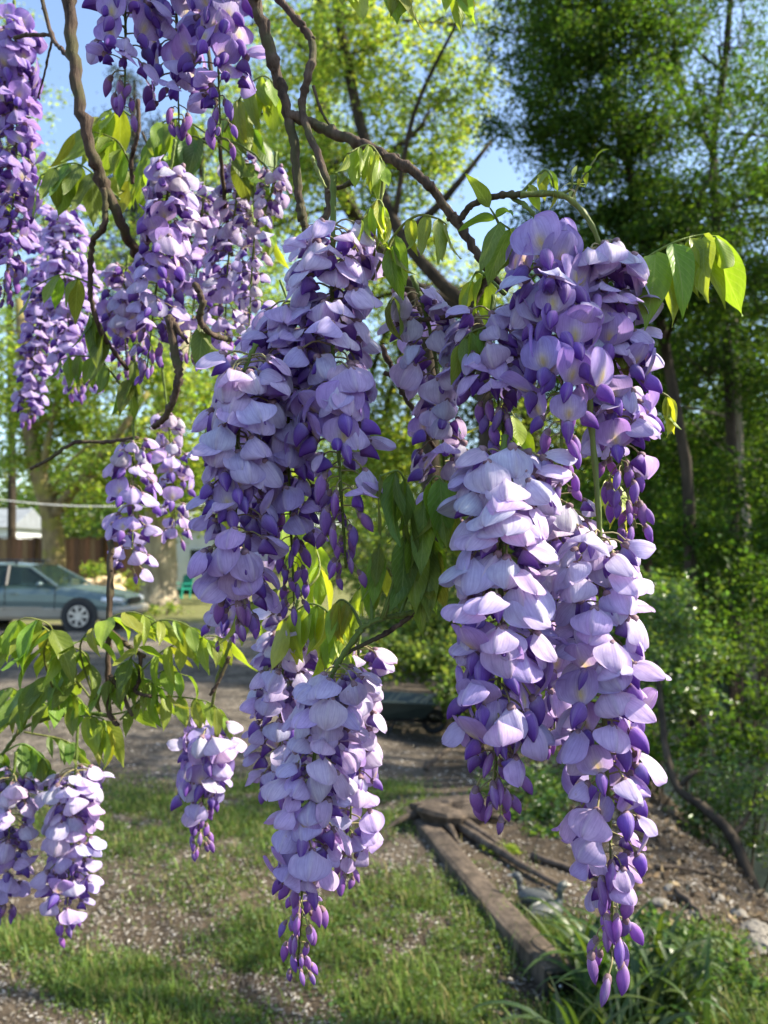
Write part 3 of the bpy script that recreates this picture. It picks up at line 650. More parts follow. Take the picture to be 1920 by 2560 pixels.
# ---- low wheelbarrow
def barrow():
    M_T = mat_plain('green_tray', (.035, .05, .045), .45, .3); M_B = mat_plain('black_steel', (.012, .012, .013), .5, .4)
    p = P(1000, 1390, 8.3); b = gpt(p.x, p.y); root = empty('wheelbarrow', b, 'small dark green wheelbarrow on a black frame beyond the soil', 'wheelbarrow')
    V = [(-.42, -.22, .20), (.24, -.17, .20), (.24, .17, .20), (-.42, .22, .20), (-.52, -.30, .40), (.40, -.26, .36), (.40, .26, .36), (-.52, .30, .40)]
    V2 = [(x * .96, y * .95, z + .015) for x, y, z in V]
    F = [(0, 3, 2, 1), (0, 1, 5, 4), (1, 2, 6, 5), (2, 3, 7, 6), (3, 0, 4, 7)]
    MB().add(V, F).add(V2, [f[::-1] for f in F]).build('tray', M_T, root)
    MB().tube([(.40, -.27, .365), (.40, .27, .365), (-.52, .31, .405), (-.52, -.31, .405), (.40, -.27, .365)], .014, 6).build('tray_rim', M_T, root)
    for s in (-1, 1):
        MB().tube([(-.95, s * .26, .42), (-.5, s * .23, .22), (.1, s * .12, .17), (.42, s * .04, .14)], .016, 7).build('handle', M_B, root, True)
        MB().tube([(-.30, s * .2, .21), (-.36, s * .22, .0), (-.15, s * .2, .0), (-.05, s * .14, .19)], .012, 6).build('leg', M_B, root)
        MB().tube([(.25, s * .1, .2), (.36, s * .045, .14)], .012, 6).build('brace', M_B, root)
    wl = MB(); R0 = .105; wl.tube([(.36 + math.cos(a) * R0, 0, .135 + math.sin(a) * R0) for a in np.linspace(0, 2 * math.pi, 25)], .03, 8, False)
    w_ = wl.build('wheel', M_B, root, True); MB().tube([(.36, -.05, .135), (.36, .05, .135)], .025, 8).build('hub', M_B, w_)
    for k in range(5):
        a = k * 1.2566; MB().tube([(.36, 0, .135), (.36 + math.cos(a) * R0, 0, .135 + math.sin(a) * R0)], .006, 5).build('spoke', M_B, w_)
barrow()
# ---- border timber, its dark end, stump, sticks
def beam():
    n0 = G(1405, 2490); f0 = G(1045, 2060); d = (f0 - n0); d.z = 0; L = d.length + .25; d.normalize(); ang = math.atan2(d.y, d.x)
    root = empty('timber_beam', gpt(n0.x, n0.y, -.03), 'long weathered square timber lying along the edge of the grass', 'timber')
    root.rotation_euler.z = ang; W, H = .125, .12; ns = 40; V = []; F = []; k = 10
    prof = [(-.5, 0), (-.52, .5), (-.47, .94), (-.3, 1.0), (0, 1.02), (.3, 1.0), (.47, .93), (.52, .5), (.5, 0), (0, -.02)]
    for i in range(ns):
        x = L * i / (ns - 1); dip = -.09 * (i / (ns - 1)) ** 2
        for y, z in prof: V.append((x, y * W * (1 + .03 * math.sin(x * 5 + y * 9)) + .02 * math.sin(x * 2.2), z * H * (1 + .03 * math.sin(x * 7 + y * 5) + random.uniform(-.012, .012)) + dip))
    for i in range(ns - 1):
        for q in range(k): F.append((i * k + q, (i + 1) * k + q, (i + 1) * k + (q + 1) % k, i * k + (q + 1) % k))
    F += [tuple(range(k)), tuple((ns - 1) * k + q for q in range(k))[::-1]]
    obj('timber', mesh_np('timber', V, F, M_WOOD), root)
    cap = MB().box((-.012, 0, H * .5), (.03, W * 1.1, H * 1.06)).build('end_cap', mat_plain('black_tar', (.006, .006, .007), .5, 0, .4), root)
    for s in (-.3, .15): MB().blob((-.03, s * W, H * .62), (.006, .008, .008), 8, 5).build('bolt', mat_plain('bolt_zinc', (.6, .6, .6), .3, .8), cap)
    return root
beam()
def stump():
    b = G(1130, 2062); root = empty('rotten_stump', Vector((b.x, b.y, b.z - .03)), 'flat rotten stump slab with splayed roots at the far end of the timber', 'stump')
    m = MB(); V = []; n = 22
    for z, rr in ((0, .14), (.06, .15), (.13, .19), (.15, .185), (.155, .10), (.14, .0)):
        for k in range(n):
            a = 2 * math.pi * k / n; q = rr * (1 + .16 * math.sin(3 * a + 1) + .10 * math.sin(7 * a) + random.uniform(-.05, .05)); V.append((q * math.cos(a) * 1.35, q * math.sin(a) * .9, z + random.uniform(-.008, .008) + .02 * math.sin(2 * a)))
    F = [(i * n + k, i * n + (k + 1) % n, (i + 1) * n + (k + 1) % n, (i + 1) * n + k) for i in range(5) for k in range(n)]
    obj('slab', mesh_np('slab', V, F, M_WOOD), root)
    for k, (x, y, x2, y2) in enumerate([(-.05, -.10, .02, -.42), (.05, -.1, .34, -.62), (.2, 0, .42, -.05), (-.2, .02, -.42, -.08)]):
        MB().tube(spline([(x, y, .09), ((x + x2) / 2, (y + y2) / 2, .07), (x2, y2, .015)], 9), np.linspace(.028, .008, 9), 7, True, .15).build('root', M_WOOD, root, True)
stump()
def stick(label, p0, p1, r, z=.02, group='fallen sticks on the bank'):
    a, b = G(*p0), G(*p1); o = empty('fallen_stick', a, label, 'stick', group)
    mids = [a + (b - a) * t for t in np.linspace(0, 1, 7)]
    pts = [Vector((q.x + random.uniform(-.02, .02), q.y, float(ground_h(q.x, q.y)) + z)) - a for q in mids]
    MB().tube(pts, np.linspace(r, r * .5, 7), 7, True, .12).build('branch', M_WOOD, o, True)
stick('long dead branch running from the stump along the bank edge', (1150, 2085), (1400, 2235), .03, .03)
stick('dark fallen branch between the leafy shrub and the soil', (1330, 2150), (1560, 2230), .022)
stick('pale broken stick on the rocky bank', (1700, 2240), (1770, 2320), .018)
stick('short bleached stick near the weeds on the bank', (1790, 2420), (1880, 2470), .016)
stick('thin grey stick lying among the bank stones', (1640, 2180), (1800, 2200), .012)
stick('pale root stub standing beyond the soil near the shrub', (1060, 1940), (1120, 1890), .028, .06)
# ---- two duck ornaments behind the timber
M_DUCK = mat_plain('duck_grey', (.075, .08, .08), .5, 0, .4, .25, 30); M_DUCKH = mat_plain('duck_dark', (.05, .06, .055), .45); M_BILL = mat_plain('duck_bill', (.45, .42, .36), .5)
def duck(label, px, py, s, rot, dark, headup):
    b = G(px, py); root = empty('duck_ornament', Vector((b.x, b.y, b.z)), label, 'ornament', 'duck ornaments by the timber'); root.rotation_euler.z = rot; root.scale = (s, s, s)
    V = []; F = []; prof = [(-.105, .004, .075), (-.085, .022, .07), (-.04, .044, .055), (.01, .05, .052), (.05, .042, .058), (.075, .022, .066), (.085, .004, .07)]; n = 12
    for x, r, zc in prof:
        for k in range(n):
            a = 2 * math.pi * k / n; V.append((x, r * 1.05 * math.cos(a), max(0, zc + r * math.sin(a))))
    for i in range(len(prof) - 1):
        for k in range(n): F.append((i * n + k, i * n + (k + 1) % n, (i + 1) * n + (k + 1) % n, (i + 1) * n + k))
    obj('body', mesh_np('duck_body', V, F, M_DUCK, True), root)
    for sy in (-1, 1): MB().blob((-.02, sy * .046, .065), (.065, .012, .03), 10, 6).build('wing', M_DUCKH, root, True)
    hz = .15 if headup else .135
    MB().tube(spline([(.055, 0, .08), (.078, 0, .105), (.072, 0, hz - .01), (.085, 0, hz + .01)], 8), [.024, .02, .016, .015, .015, .016, .018, .014], 9, True).build('neck', M_DUCKH if dark else M_DUCK, root, True)
    h = MB().blob((.09, 0, hz + .012), (.027, .02, .02), 10, 7).build('head', M_DUCKH if dark else M_DUCK, root, True)
    MB().add([(.108, -.009, hz + .012), (.108, .009, hz + .012), (.108, 0, hz + .022), (.140, -.007, hz + .006), (.140, .007, hz + .006), (.140, 0, hz + .009), (.108, 0, hz + .004)], [(0, 3, 5, 2), (2, 5, 4, 1), (0, 6, 3), (6, 1, 4), (6, 4, 3), (3, 4, 5), (0, 2, 1, 6)]).build('bill', M_BILL, h)
duck('grey duck ornament with curled neck, beside the timber', 1335, 2275, .9, 2.6, False, False)
duck('dark duck ornament with neck stretched up and pale bill', 1370, 2315, .95, .5, True, True)
# ---- leaning creek tree
def leaning():
    b = Vector(P(1935, 2310, 4.7)); b.z = float(ground_h(b.x, b.y)) - .1
    root = empty('leaning_sapling', b, 'dark bare trunk curving up from the creek bank', 'tree', W_)
    pts = [b] + T3((1880, 2210, 4.9), (1830, 2090, 5.1), (1760, 2020, 5.3), (1695, 1970, 5.5), (1665, 1880, 5.7), (1655, 1790, 5.9), (1640, 1650, 6.1))
    MB().tube([tuple(q) for q in spline([tuple(p - b) for p in pts], 26)], np.linspace(.045, .02, 26), 10, True, .1).build('trunk', M_BARK, root, True)
    for q in ([(1695, 1970, 5.5), (1740, 1930, 5.5), (1790, 1940, 5.5)], [(1830, 2090, 5.1), (1870, 2040, 5.2), (1890, 1980, 5.3)]):
        MB().tube(spline([tuple(p - b) for p in T3(*q)], 8), np.linspace(.022, .006, 8), 6, True).build('limb', M_BARK, root, True)
    obj('crown', leaf_mesh('sap_crown', clump_points(np.array(P(1640, 1560, 6.2) - b), np.array([.35, .35, .3]), 1200, 16, .22)[0], .05, M_FGLOSS, .3, .5), root)
leaning()
# ---- rocks on the bank
rk = []
for q in range(5):
    mb = MB().blob((0, 0, 0), (1, .8, .6), 12, 8, None, .10); rk.append(mb.mesh('rock', M_ROCK))
for i, (px, py, s, lab) in enumerate([(1885, 2335, .075, 'rounded pale rock on the bare creek bank'), (1845, 2292, .05, 'small round stone just above the rounded pale rock'), (1905, 2375, .085, 'broad grey rock at the lip of the bank'), (1650, 2262, .045, 'pale pebble in front of the buds of the longest raceme'), (1675, 2225, .035, 'tiny pale pebble near the thin grey stick'), (1795, 2250, .04, 'flat stone beside the pale broken stick'), (1720, 2400, .035, 'stone half buried under the broad-leaved weeds'), (1875, 2170, .06, 'wet stone beside the leaning trunk and water'), (1770, 2370, .045, 'brown stone lying in loose dirt above the weeds'), (1615, 2310, .03, 'pebble in dirt beside the weed patch top'), (1915, 2250, .07, 'dark rock at the root of the leaning trunk'), (1740, 2290, .03, 'small brown stone at the foot of the broken stick'), (1100, 1742, .10, 'larger grey boulder on the soil near the wheelbarrow'), (1140, 1736, .07, 'smaller grey boulder beside the larger one on the soil')]):
    o = obj('rock', rk[i % 5]); g = G(px, py); o.location = g + Vector((0, 0, s * .2)); o.scale = (s, s, s * random.uniform(.7, 1)); o.rotation_euler = (random.uniform(-.2, .2), random.uniform(-.2, .2), random.uniform(0, 6))
    tag(o, lab, 'rock', 'boulders beyond the soil' if i > 11 else 'rocks on the creek bank')
# ---- strap-leaved clumps
def strap(L, W, arch, seed):
    r = np.random.default_rng(seed); V = []; UV = []; n = 12; tw = r.uniform(-.3, .3)
    x = z = 0
    for i in range(n):
        v = i / (n - 1); a = R(82) - arch * v ** 1.3; x += math.cos(a) * L / n; z += math.sin(a) * L / n; wv = W * (1 - v ** 2.2) * (.6 + .4 * min(1, v * 5)) + .0004
        for u in (-1, 0, 1): V.append((x, u * wv + tw * .1 * v * v * L, z - (.35 * wv if u == 0 else 0))); UV.append((.5 + u * .5, v))
    F = [(i * 3 + k, i * 3 + k + 1, (i + 1) * 3 + k + 1, (i + 1) * 3 + k) for i in range(n - 1) for k in (0, 1)]
    return mesh_np('strap_leaf', V, F, M_STRAP, True, None, np.array(UV))
M_STRAP = mat_leaf('strap_leaf', .35, .4)
SM = [strap(.50, .016, 1.9, 1), strap(.42, .014, 1.3, 2), strap(.55, .017, 2.3, 3), strap(.36, .013, 2.6, 4), strap(.46, .015, .8, 5)]
def clump(label, x, y, n, spread, s):
    root = empty('daylily_clump', gpt(x, y, -.01), label, 'plant', 'strap-leaved plants')
    for i in range(n):
        o = obj('strap_leaf', random.choice(SM), root); a = random.uniform(0, 6.28); r = spread * math.sqrt(random.random()); q = random.uniform(0, 6.28)
        lx, ly = r * math.cos(q), r * math.sin(q); o.location = (lx, ly, float(ground_h(x + lx, y + ly)) - root.location.z)
        o.rotation_euler = (0, random.uniform(-.15, .15), a); k = s * random.uniform(.7, 1.15); o.scale = (k, k, k); o.color = (*jit(random.choice([(.04, .085, .022), (.03, .065, .02), (.055, .105, .022)]), .2), 1)
g = G(1560, 2530); clump('arching dark green strap-leaved clump at the near end of the timber', g.x, g.y, 95, .17, .95)
g = G(1490, 2690); clump('second strap-leaved clump rooted before the timber end', g.x, g.y, 50, .12, .8)
g = G(1690, 2560); clump('strap-leaved clump beside the broad-leaved weeds', g.x, g.y, 40, .12, .8)
bush('bank_weed', 'bright broad-leaved weeds on the bank beside the strap leaves', [(1780, 2430, 2.95, 90, 40, 1), (1860, 2490, 2.85, 90, 50, 1), (1700, 2350, 3.2, 80, 35, 1), (1640, 2310, 3.3, 60, 25, .8), (1850, 2560, 2.7, 80, 30, .8), (1740, 2500, 2.9, 70, 40, 1), (1800, 2380, 3.1, 70, 30, .8)], .034, 1.3, mat_foliage('weed_leaf', (.07, .13, .03), (.16, .28, .04), .4), None, .6, -.2, .28, M_GRASSSTEM if 'M_GRASSSTEM' in globals() else M_FENCE, cat='weeds')
bush('grass_tuft', 'bright yellow-green weed tuft between the timber and the shrub', [(1255, 2160, 4.2, 38, 35, 1)], .030, .9, M_FYEL, None, .3, -.7, .3, M_FENCE, cat='weeds')
# ---- grass and wood chips
BL = [(600, 2150, 300, 150), (470, 2060, 200, 70), (880, 2290, 200, 110), (1150, 2400, 230, 170), (1050, 2270, 200, 90), (1280, 2560, 260, 100), (260, 2420, 150, 50), (660, 2060, 200, 60), (700, 2340, 150, 70), (980, 1980, 90, 50), (1000, 2480, 160, 90), (470, 2500, 160, 40), (200, 2060, 120, 60), (330, 1990, 120, 50), (620, 1990, 180, 40), (1500, 2470, 160, 80), (60, 2330, 90, 40), (1360, 2330, 60, 30), (1480, 2330, 80, 30), (1680, 2420, 200, 90), (1820, 2520, 160, 80), (1620, 2330, 140, 50), (1560, 2440, 160, 80), (700, 1960, 120, 30)]
def blades(n):
    P0 = []; H = []; ncand = 0
    while len(P0) < n and ncand < n * 30:
        ncand += 1; px, py, sx, sy = BL[rng.integers(0, len(BL))]
        q = (px + rng.normal() * sx * .62, py + rng.normal() * sy * .62)
        if q[1] < 1900: continue
        t = 1.6 / ((q[1] - 1390) / 1920.0); x = (q[0] - 960) / 1920 * t; y = t
        nz = math.sin(x * 6 + 1) * math.sin(y * 7) + .7 * math.sin(x * 15 + y * 4) * math.sin(y * 17 - x * 3) + .5 * math.sin(x * 31) * math.sin(y * 29)
        if nz < -.2 + rng.uniform(-.9, .9): continue
        P0.append((x, y)); H.append(.5 + .5 * max(0, nz))
    P0 = np.array(P0); H = np.array(H); n = len(P0); z = ground_h(P0[:, 0], P0[:, 1])
    b = np.stack([P0[:, 0], P0[:, 1], z - .004], 1); a = rng.uniform(0, 6.28, n); h = np.where(rng.random(n) < .1, rng.uniform(.04, .10, n), rng.uniform(.008, .045, n)) * (.6 + .5 * H); lean = rng.uniform(.1, .9, n) * h
    dv = np.stack([np.cos(a), np.sin(a), 0 * a], 1); sv = np.stack([-np.sin(a), np.cos(a), 0 * a], 1); w_ = rng.uniform(.0008, .0032, n)[:, None]
    up = np.array([0, 0, 1.0]); hh = h[:, None]; ll = lean[:, None]
    V = np.stack([b - sv * w_, b + sv * w_, b + up * hh * .6 + dv * ll * .35 - sv * w_ * .8, b + up * hh * .6 + dv * ll * .35 + sv * w_ * .8, b + up * hh + dv * ll], 1).reshape(-1, 3)
    i = np.arange(n) * 5; F = np.stack([np.stack([i, i + 1, i + 3], 1), np.stack([i, i + 3, i + 2], 1), np.stack([i + 2, i + 3, i + 4], 1)], 1).reshape(-1, 3)
    c = np.array([.12, .19, .03]) * rng.uniform(.6, 1.5, (n, 1)); dry = rng.random(n) < .2; c[dry] = np.array([.30, .26, .10]) * rng.uniform(.7, 1.3, (dry.sum(), 1))
    tag(obj('grass', mesh_np('grass', V, F, M_GRASS, False, np.repeat(c, 5, 0))), 'patchy short green grass on the bare soil', kind='stuff')
    # small clover-like leaves among the blades
    k = rng.integers(0, n, int(n * .5)); p = b[k] + np.stack([rng.normal(0, .02, len(k)), rng.normal(0, .02, len(k)), rng.uniform(.004, .035, len(k))], 1)
    tag(obj('ground_weeds', leaf_mesh('clover', p, .016, mat_foliage('clover_leaf', (.08, .14, .03), (.22, .32, .05), .4), -.2, .8)), 'small clover leaves among the grass', kind='stuff')
blades(95000)
def chips(n):
    t = 1.6 / (rng.uniform(150, 1250, n) ** 1.0 / 1920.0); px = rng.uniform(-80, 2000, n); x = (px - 960) / 1920 * t; y = t
    ok = (x < xbank(y) + 2.0) & (t < 9); x, y = x[ok], y[ok]; n = len(x); z = ground_h(x, y)
    L = rng.uniform(.005, .022, n) * np.clip(y / 3.2, .8, 1.6); W = rng.uniform(.002, .006, n) * np.clip(y / 3.2, .8, 1.6); T = .0022; a = rng.uniform(0, 6.28, n); tl = rng.normal(0, .18, n)
    d = np.stack([np.cos(a), np.sin(a), tl], 1); s = np.stack([-np.sin(a), np.cos(a), rng.normal(0, .2, n)], 1); c = np.stack([x, y, z + .004 + np.abs(tl) * L * .5], 1)
    corners = [(-1, -1, 0), (1, -.6, 0), (1, .7, 0), (-1, 1, 0), (-1, -1, 1), (1, -.6, 1), (1, .7, 1), (-1, 1, 1)]
    V = np.stack([c + d * (L * .5 * i)[:, None] + s * (W * .5 * j)[:, None] + np.array([0, 0, T * k]) for i, j, k in corners], 1).reshape(-1, 3)
    b = np.arange(n)[:, None] * 8; q = np.array([[4, 5, 6, 7], [0, 1, 5, 4], [1, 2, 6, 5], [2, 3, 7, 6], [3, 0, 4, 7]]); F = (b[:, None, :] + q[None]).reshape(-1, 4)
    pal = np.array([[.23, .20, .165], [.34, .31, .26], [.14, .115, .09], [.08, .065, .05], [.46, .43, .38], [.19, .16, .125]]); cc = pal[rng.integers(0, 6, n)] * rng.uniform(.7, 1.25, (n, 1))
    tag(obj('wood_chips', mesh_np('wood_chips', V, F, M_CHIP, False, np.repeat(cc, 8, 0))), 'scattered wood chips and dry leaf litter on the soil', kind='stuff')
chips(30000)

def bank_litter(n):
    y = rng.uniform(2.6, 7.0, n); x = xbank(y) + rng.uniform(-.3, 2.0, n); z = ground_h(x, y); p = np.stack([x, y, z + .006], 1)
    me = leaf_mesh('litter', p, .05, mat_vcol('dry_leaf', .8), 0.0, .5); c = np.array([[.16, .11, .06], [.09, .06, .035], [.24, .18, .10], [.05, .035, .022]])[rng.integers(0, 4, n)] * rng.uniform(.7, 1.3, (n, 1))
    q = np.ones((n * 4, 4), np.float32); q[:, :3] = np.repeat(c, 4, 0); me.color_attributes['Col'].data.foreach_set('color', q.ravel())
    tag(obj('leaf_litter', me), 'dry brown leaf litter strewn down the creek bank', kind='stuff')
bank_litter(5000)
# ================================================================== wisteria
# ---- petal meshes (millimetres, +Y outward from the flower stalk, +Z up)
MM = .001
def blade(name, L, W, a0, a1, dome, roll, rip, blotch, seed, crump=0.0, nu=13, nv=13, ridge=.05, notch=.05, crease=0.0):
    """a banner petal: domed across (dome > 0 bulges to the back), creased along the midrib, margins rolled"""
    r = np.random.default_rng(seed); us = np.linspace(-1, 1, nu); V = []; C = []; UV = []
    ph = r.uniform(0, 6.28, 4); y = z = 0.0; prev = 0.0; twist = r.uniform(-.10, .10); asym = r.uniform(-.12, .12)
    for j in range(nv):
        t = j / (nv - 1); v = 1 - (1 - t) ** 1.5; a = R(a0 + (a1 - a0) * v ** .85); dl = (v - prev) * L
        y += math.cos(a) * dl; z += math.sin(a) * dl; prev = v
        wv = W * max(.004, 1 - abs((v - .55) / (.56 if v < .55 else .452)) ** 2.5) ** .5
        if v < .16: wv = W * min(wv / W, .20 + v * 3.2)
        n = Vector((0, -math.sin(a), math.cos(a)))
        for u in us:
            th = u * abs(dome) * (1 + asym * u); k = 1 if dome > 0 else -1
            x = wv * math.sin(th) / max(.2, math.sin(min(1.5, abs(dome))) if abs(dome) > .3 else abs(dome))
            off = -k * wv * (1 - math.cos(th)) * 1.15 + ridge * W * math.exp(-(u / .10) ** 2) * min(1, wv / W * 1.5) - crease * abs(x)
            off += roll * W * max(0, abs(u) - .55) ** 2 * 4 * (wv / W) + rip * math.sin(ph[0] + 4.5 * u + 3 * v) * abs(u) ** 2 * W
            off += crump * W * (math.sin(9 * u + ph[1] + 7 * v) * .5 + math.sin(14 * v + ph[2] + 4 * u) * .5)
            back = notch * L * math.exp(-(u / .3) ** 2) * max(0, v - .8) / .2 if notch else 0
            xx = x + twist * W * v * v
            p = Vector((xx, y - math.cos(a) * back, z - math.sin(a) * back)) + n * off
            V.append(p * MM); q = u * wv / W
            b = math.exp(-(q / .16) ** 2 - ((v - .27) / .17) ** 2) * blotch
            wh = max(math.exp(-(q / .34) ** 2 - ((v - .30) / .28) ** 2) * blotch, .5 * math.exp(-(v / .22) ** 2), .42 * math.exp(-(u / .07) ** 2))
            C.append((b, wh, min(1, max(0, .16 * abs(u) ** 3 + .12 * max(0, v - .7) / .3)))); UV.append((.5 + .5 * u, v))
    F = [[j * nu + i, j * nu + i + 1, (j + 1) * nu + i + 1, (j + 1) * nu + i] for j in range(nv - 1) for i in range(nu - 1)]
    return mesh_np(name, [tuple(p) for p in V], F, M_PETAL, True, np.array(C), np.array(UV))
def pouch(name, L, W, H, a0, a1, split, seed, darktip=.9, nu=12, nv=9, fat=.55, lift=0.0, sink=.35):
    """wings closed round the keel, or a bud: a curved pouch with a seam"""
    r = np.random.default_rng(seed); V = []; C = []; UV = []; y = z = 0.0; prev = 0
    for j in range(nv):
        v = j / (nv - 1); a = R(a0 + (a1 - a0) * v); y += math.cos(a) * (v - prev) * L; z += math.sin(a) * (v - prev) * L; prev = v
        pr = max(.03, (math.sin(math.pi * min(1, v ** fat * .97 + .015))) ** .8)
        n = Vector((0, -math.sin(a), math.cos(a)))
        for k in range(nu):
            t = 2 * math.pi * k / nu; cx = math.cos(t); cz = math.sin(t)
            wx = W * pr * abs(cx) ** .8 * (1 if cx > 0 else -1)
            hz = H * pr * cz
            if abs(cx) < .3 and cz < 0: hz *= (1 - split)
            if split and abs(cx) < .3 and v > .85: y -= 0
            p = Vector((wx, y, z)) + n * (hz - H * sink * pr + lift * v)
            V.append(p * MM); C.append((0, .55 * math.exp(-(v / .16) ** 2) + (.25 if abs(cx) < .2 and cz > 0 else 0), min(1, darktip * smoothf((v - .25) / .7))))
            UV.append((k / nu, v))
    F = [[j * nu + i, j * nu + (i + 1) % nu, (j + 1) * nu + (i + 1) % nu, (j + 1) * nu + i] for j in range(nv - 1) for i in range(nu)]
    F.append([(nv - 1) * nu + i for i in range(nu)])
    return mesh_np(name, [tuple(p) for p in V], F, M_PETAL, True, np.array(C), np.array(UV))
def smoothf(t): t = min(1, max(0, t)); return t * t * (3 - 2 * t)
def calyx(name, plen, rise, cr, cl, tiltd, seed):
    """calyx cup at the origin and the stalk running back to the raceme; returns mesh and stalk root (metres)"""
    m = MB(); r = random.Random(seed)
    root = Vector((0, -plen, rise)); md = Vector((r.uniform(-.8, .8), -plen * .45, rise * .75 + 1.0))
    pts = spline([tuple(root), tuple(md), (0, -cl * .4, .4)], 6)
    m.tube([Vector(p) * MM for p in pts], [.75 * MM, .6 * MM, .58 * MM, .58 * MM, .6 * MM, .75 * MM], 5, False)
    n0 = len(m.v); a = R(tiltd); d = Vector((0, math.cos(a), math.sin(a)))
    cp = [Vector((0, -cl * .4, .4)) + d * q for q in (0, cl * .15, cl * .5, cl * .85, cl)]
    m.tube([p * MM for p in cp], [cr * .35 * MM, cr * .75 * MM, cr * MM, cr * 1.02 * MM, cr * .8 * MM], 9, True)
    C = np.zeros((len(m.v), 3)); C[:n0] = (.24, .21, .10); C[n0:] = (.17, .105, .12)
    for i in range(n0, len(m.v)):
        C[i] = C[i] * (.75 + .5 * r.random()) + np.array([.07, .05, .07]) * ((i - n0) // 9 >= 3)
    return mesh_np(name, m.v, m.f, M_CALYX, True, C), root * MM
HOOD = [blade('banner_hood', 20.5, W, a0, a1, dm * .78, rl, rp * 1.2, 0, 10 + i, ridge=.10, crease=.30) for i, (W, a0, a1, dm, rl, rp) in enumerate(
    [(11.5, 5, -92, .95, .05, .05), (12, -12, -96, .80, .16, .07), (11, 20, -70, 1.05, -.05, .05), (12.5, -25, -100, .70, .22, .08), (10.5, -5, -105, 1.20, .10, .05),
     (12, 32, -52, .85, .10, .08), (11.5, 0, -72, 1.0, .25, .10), (12.5, -30, -84, .60, .10, .09), (11, 12, -84, .90, .32, .08), (12, -18, -78, 1.1, -.06, .06), (11, 28, -66, .75, .18, .10)])]
OPEN = [blade('banner_open', 20, 12.4, a0, a1, dm, rl, .06, 1, 30 + i, ridge=-.04, notch=.07) for i, (a0, a1, dm, rl) in enumerate(
    [(58, 104, -.45, -.10), (46, 92, -.60, -.06), (72, 124, -.35, -.20), (36, 74, -.70, .05), (60, 96, .35, -.15)])]
FADED = [blade('banner_faded', 20, 9.0, a0, a1, dm, .1, .08, 0, 50 + i, crump=.06) for i, (a0, a1, dm) in enumerate([(-45, -92, 1.35), (-30, -98, 1.45), (-55, -84, 1.2)])]
KEEL = [pouch('keel', 15, 3.9, 5.0, a0, a1, .55, 70 + i, sink=1.15) for i, (a0, a1) in enumerate([(-48, -90), (-36, -80), (-58, -104)])]
KEELO = [pouch('keel_open', 15.5, 3.9, 4.8, a0, a1, .5, 80 + i) for i, (a0, a1) in enumerate([(-28, -88), (-15, -72), (-40, -98)])]
BUD = [pouch('bud', 21, 3.7, 4.9, a0, a1, .2, 90 + i, .55, fat=.9) for i, (a0, a1) in enumerate([(-50, -88), (-35, -74), (-62, -100)])]
CAL = [calyx('calyx', pl, rise, 2.5, 4.8, t, 100 + i) for i, (pl, rise, t) in enumerate([(15, 3, -25), (18, 5, -35), (13, 1.5, -15), (20, 7, -45)])]
CALB = [calyx('calyx_bud', pl, rise, 2.9, 6.6, t, 120 + i) for i, (pl, rise, t) in enumerate([(15, 4, -55), (19, 6, -50), (12, 3, -65)])]
def jit(c, k): return tuple(max(0, min(1, q * random.uniform(1 - k, 1 + k))) for q in c)
def lerp(a, b, t): return tuple(x + (y - x) * t for x, y in zip(a, b))
PALE = (.75, .70, .88); MIDP = (.57, .47, .80); PURP = (.46, .31, .74); KEELC = (.23, .10, .52); BUDC = (.40, .21, .56); GREY = (.55, .48, .56)

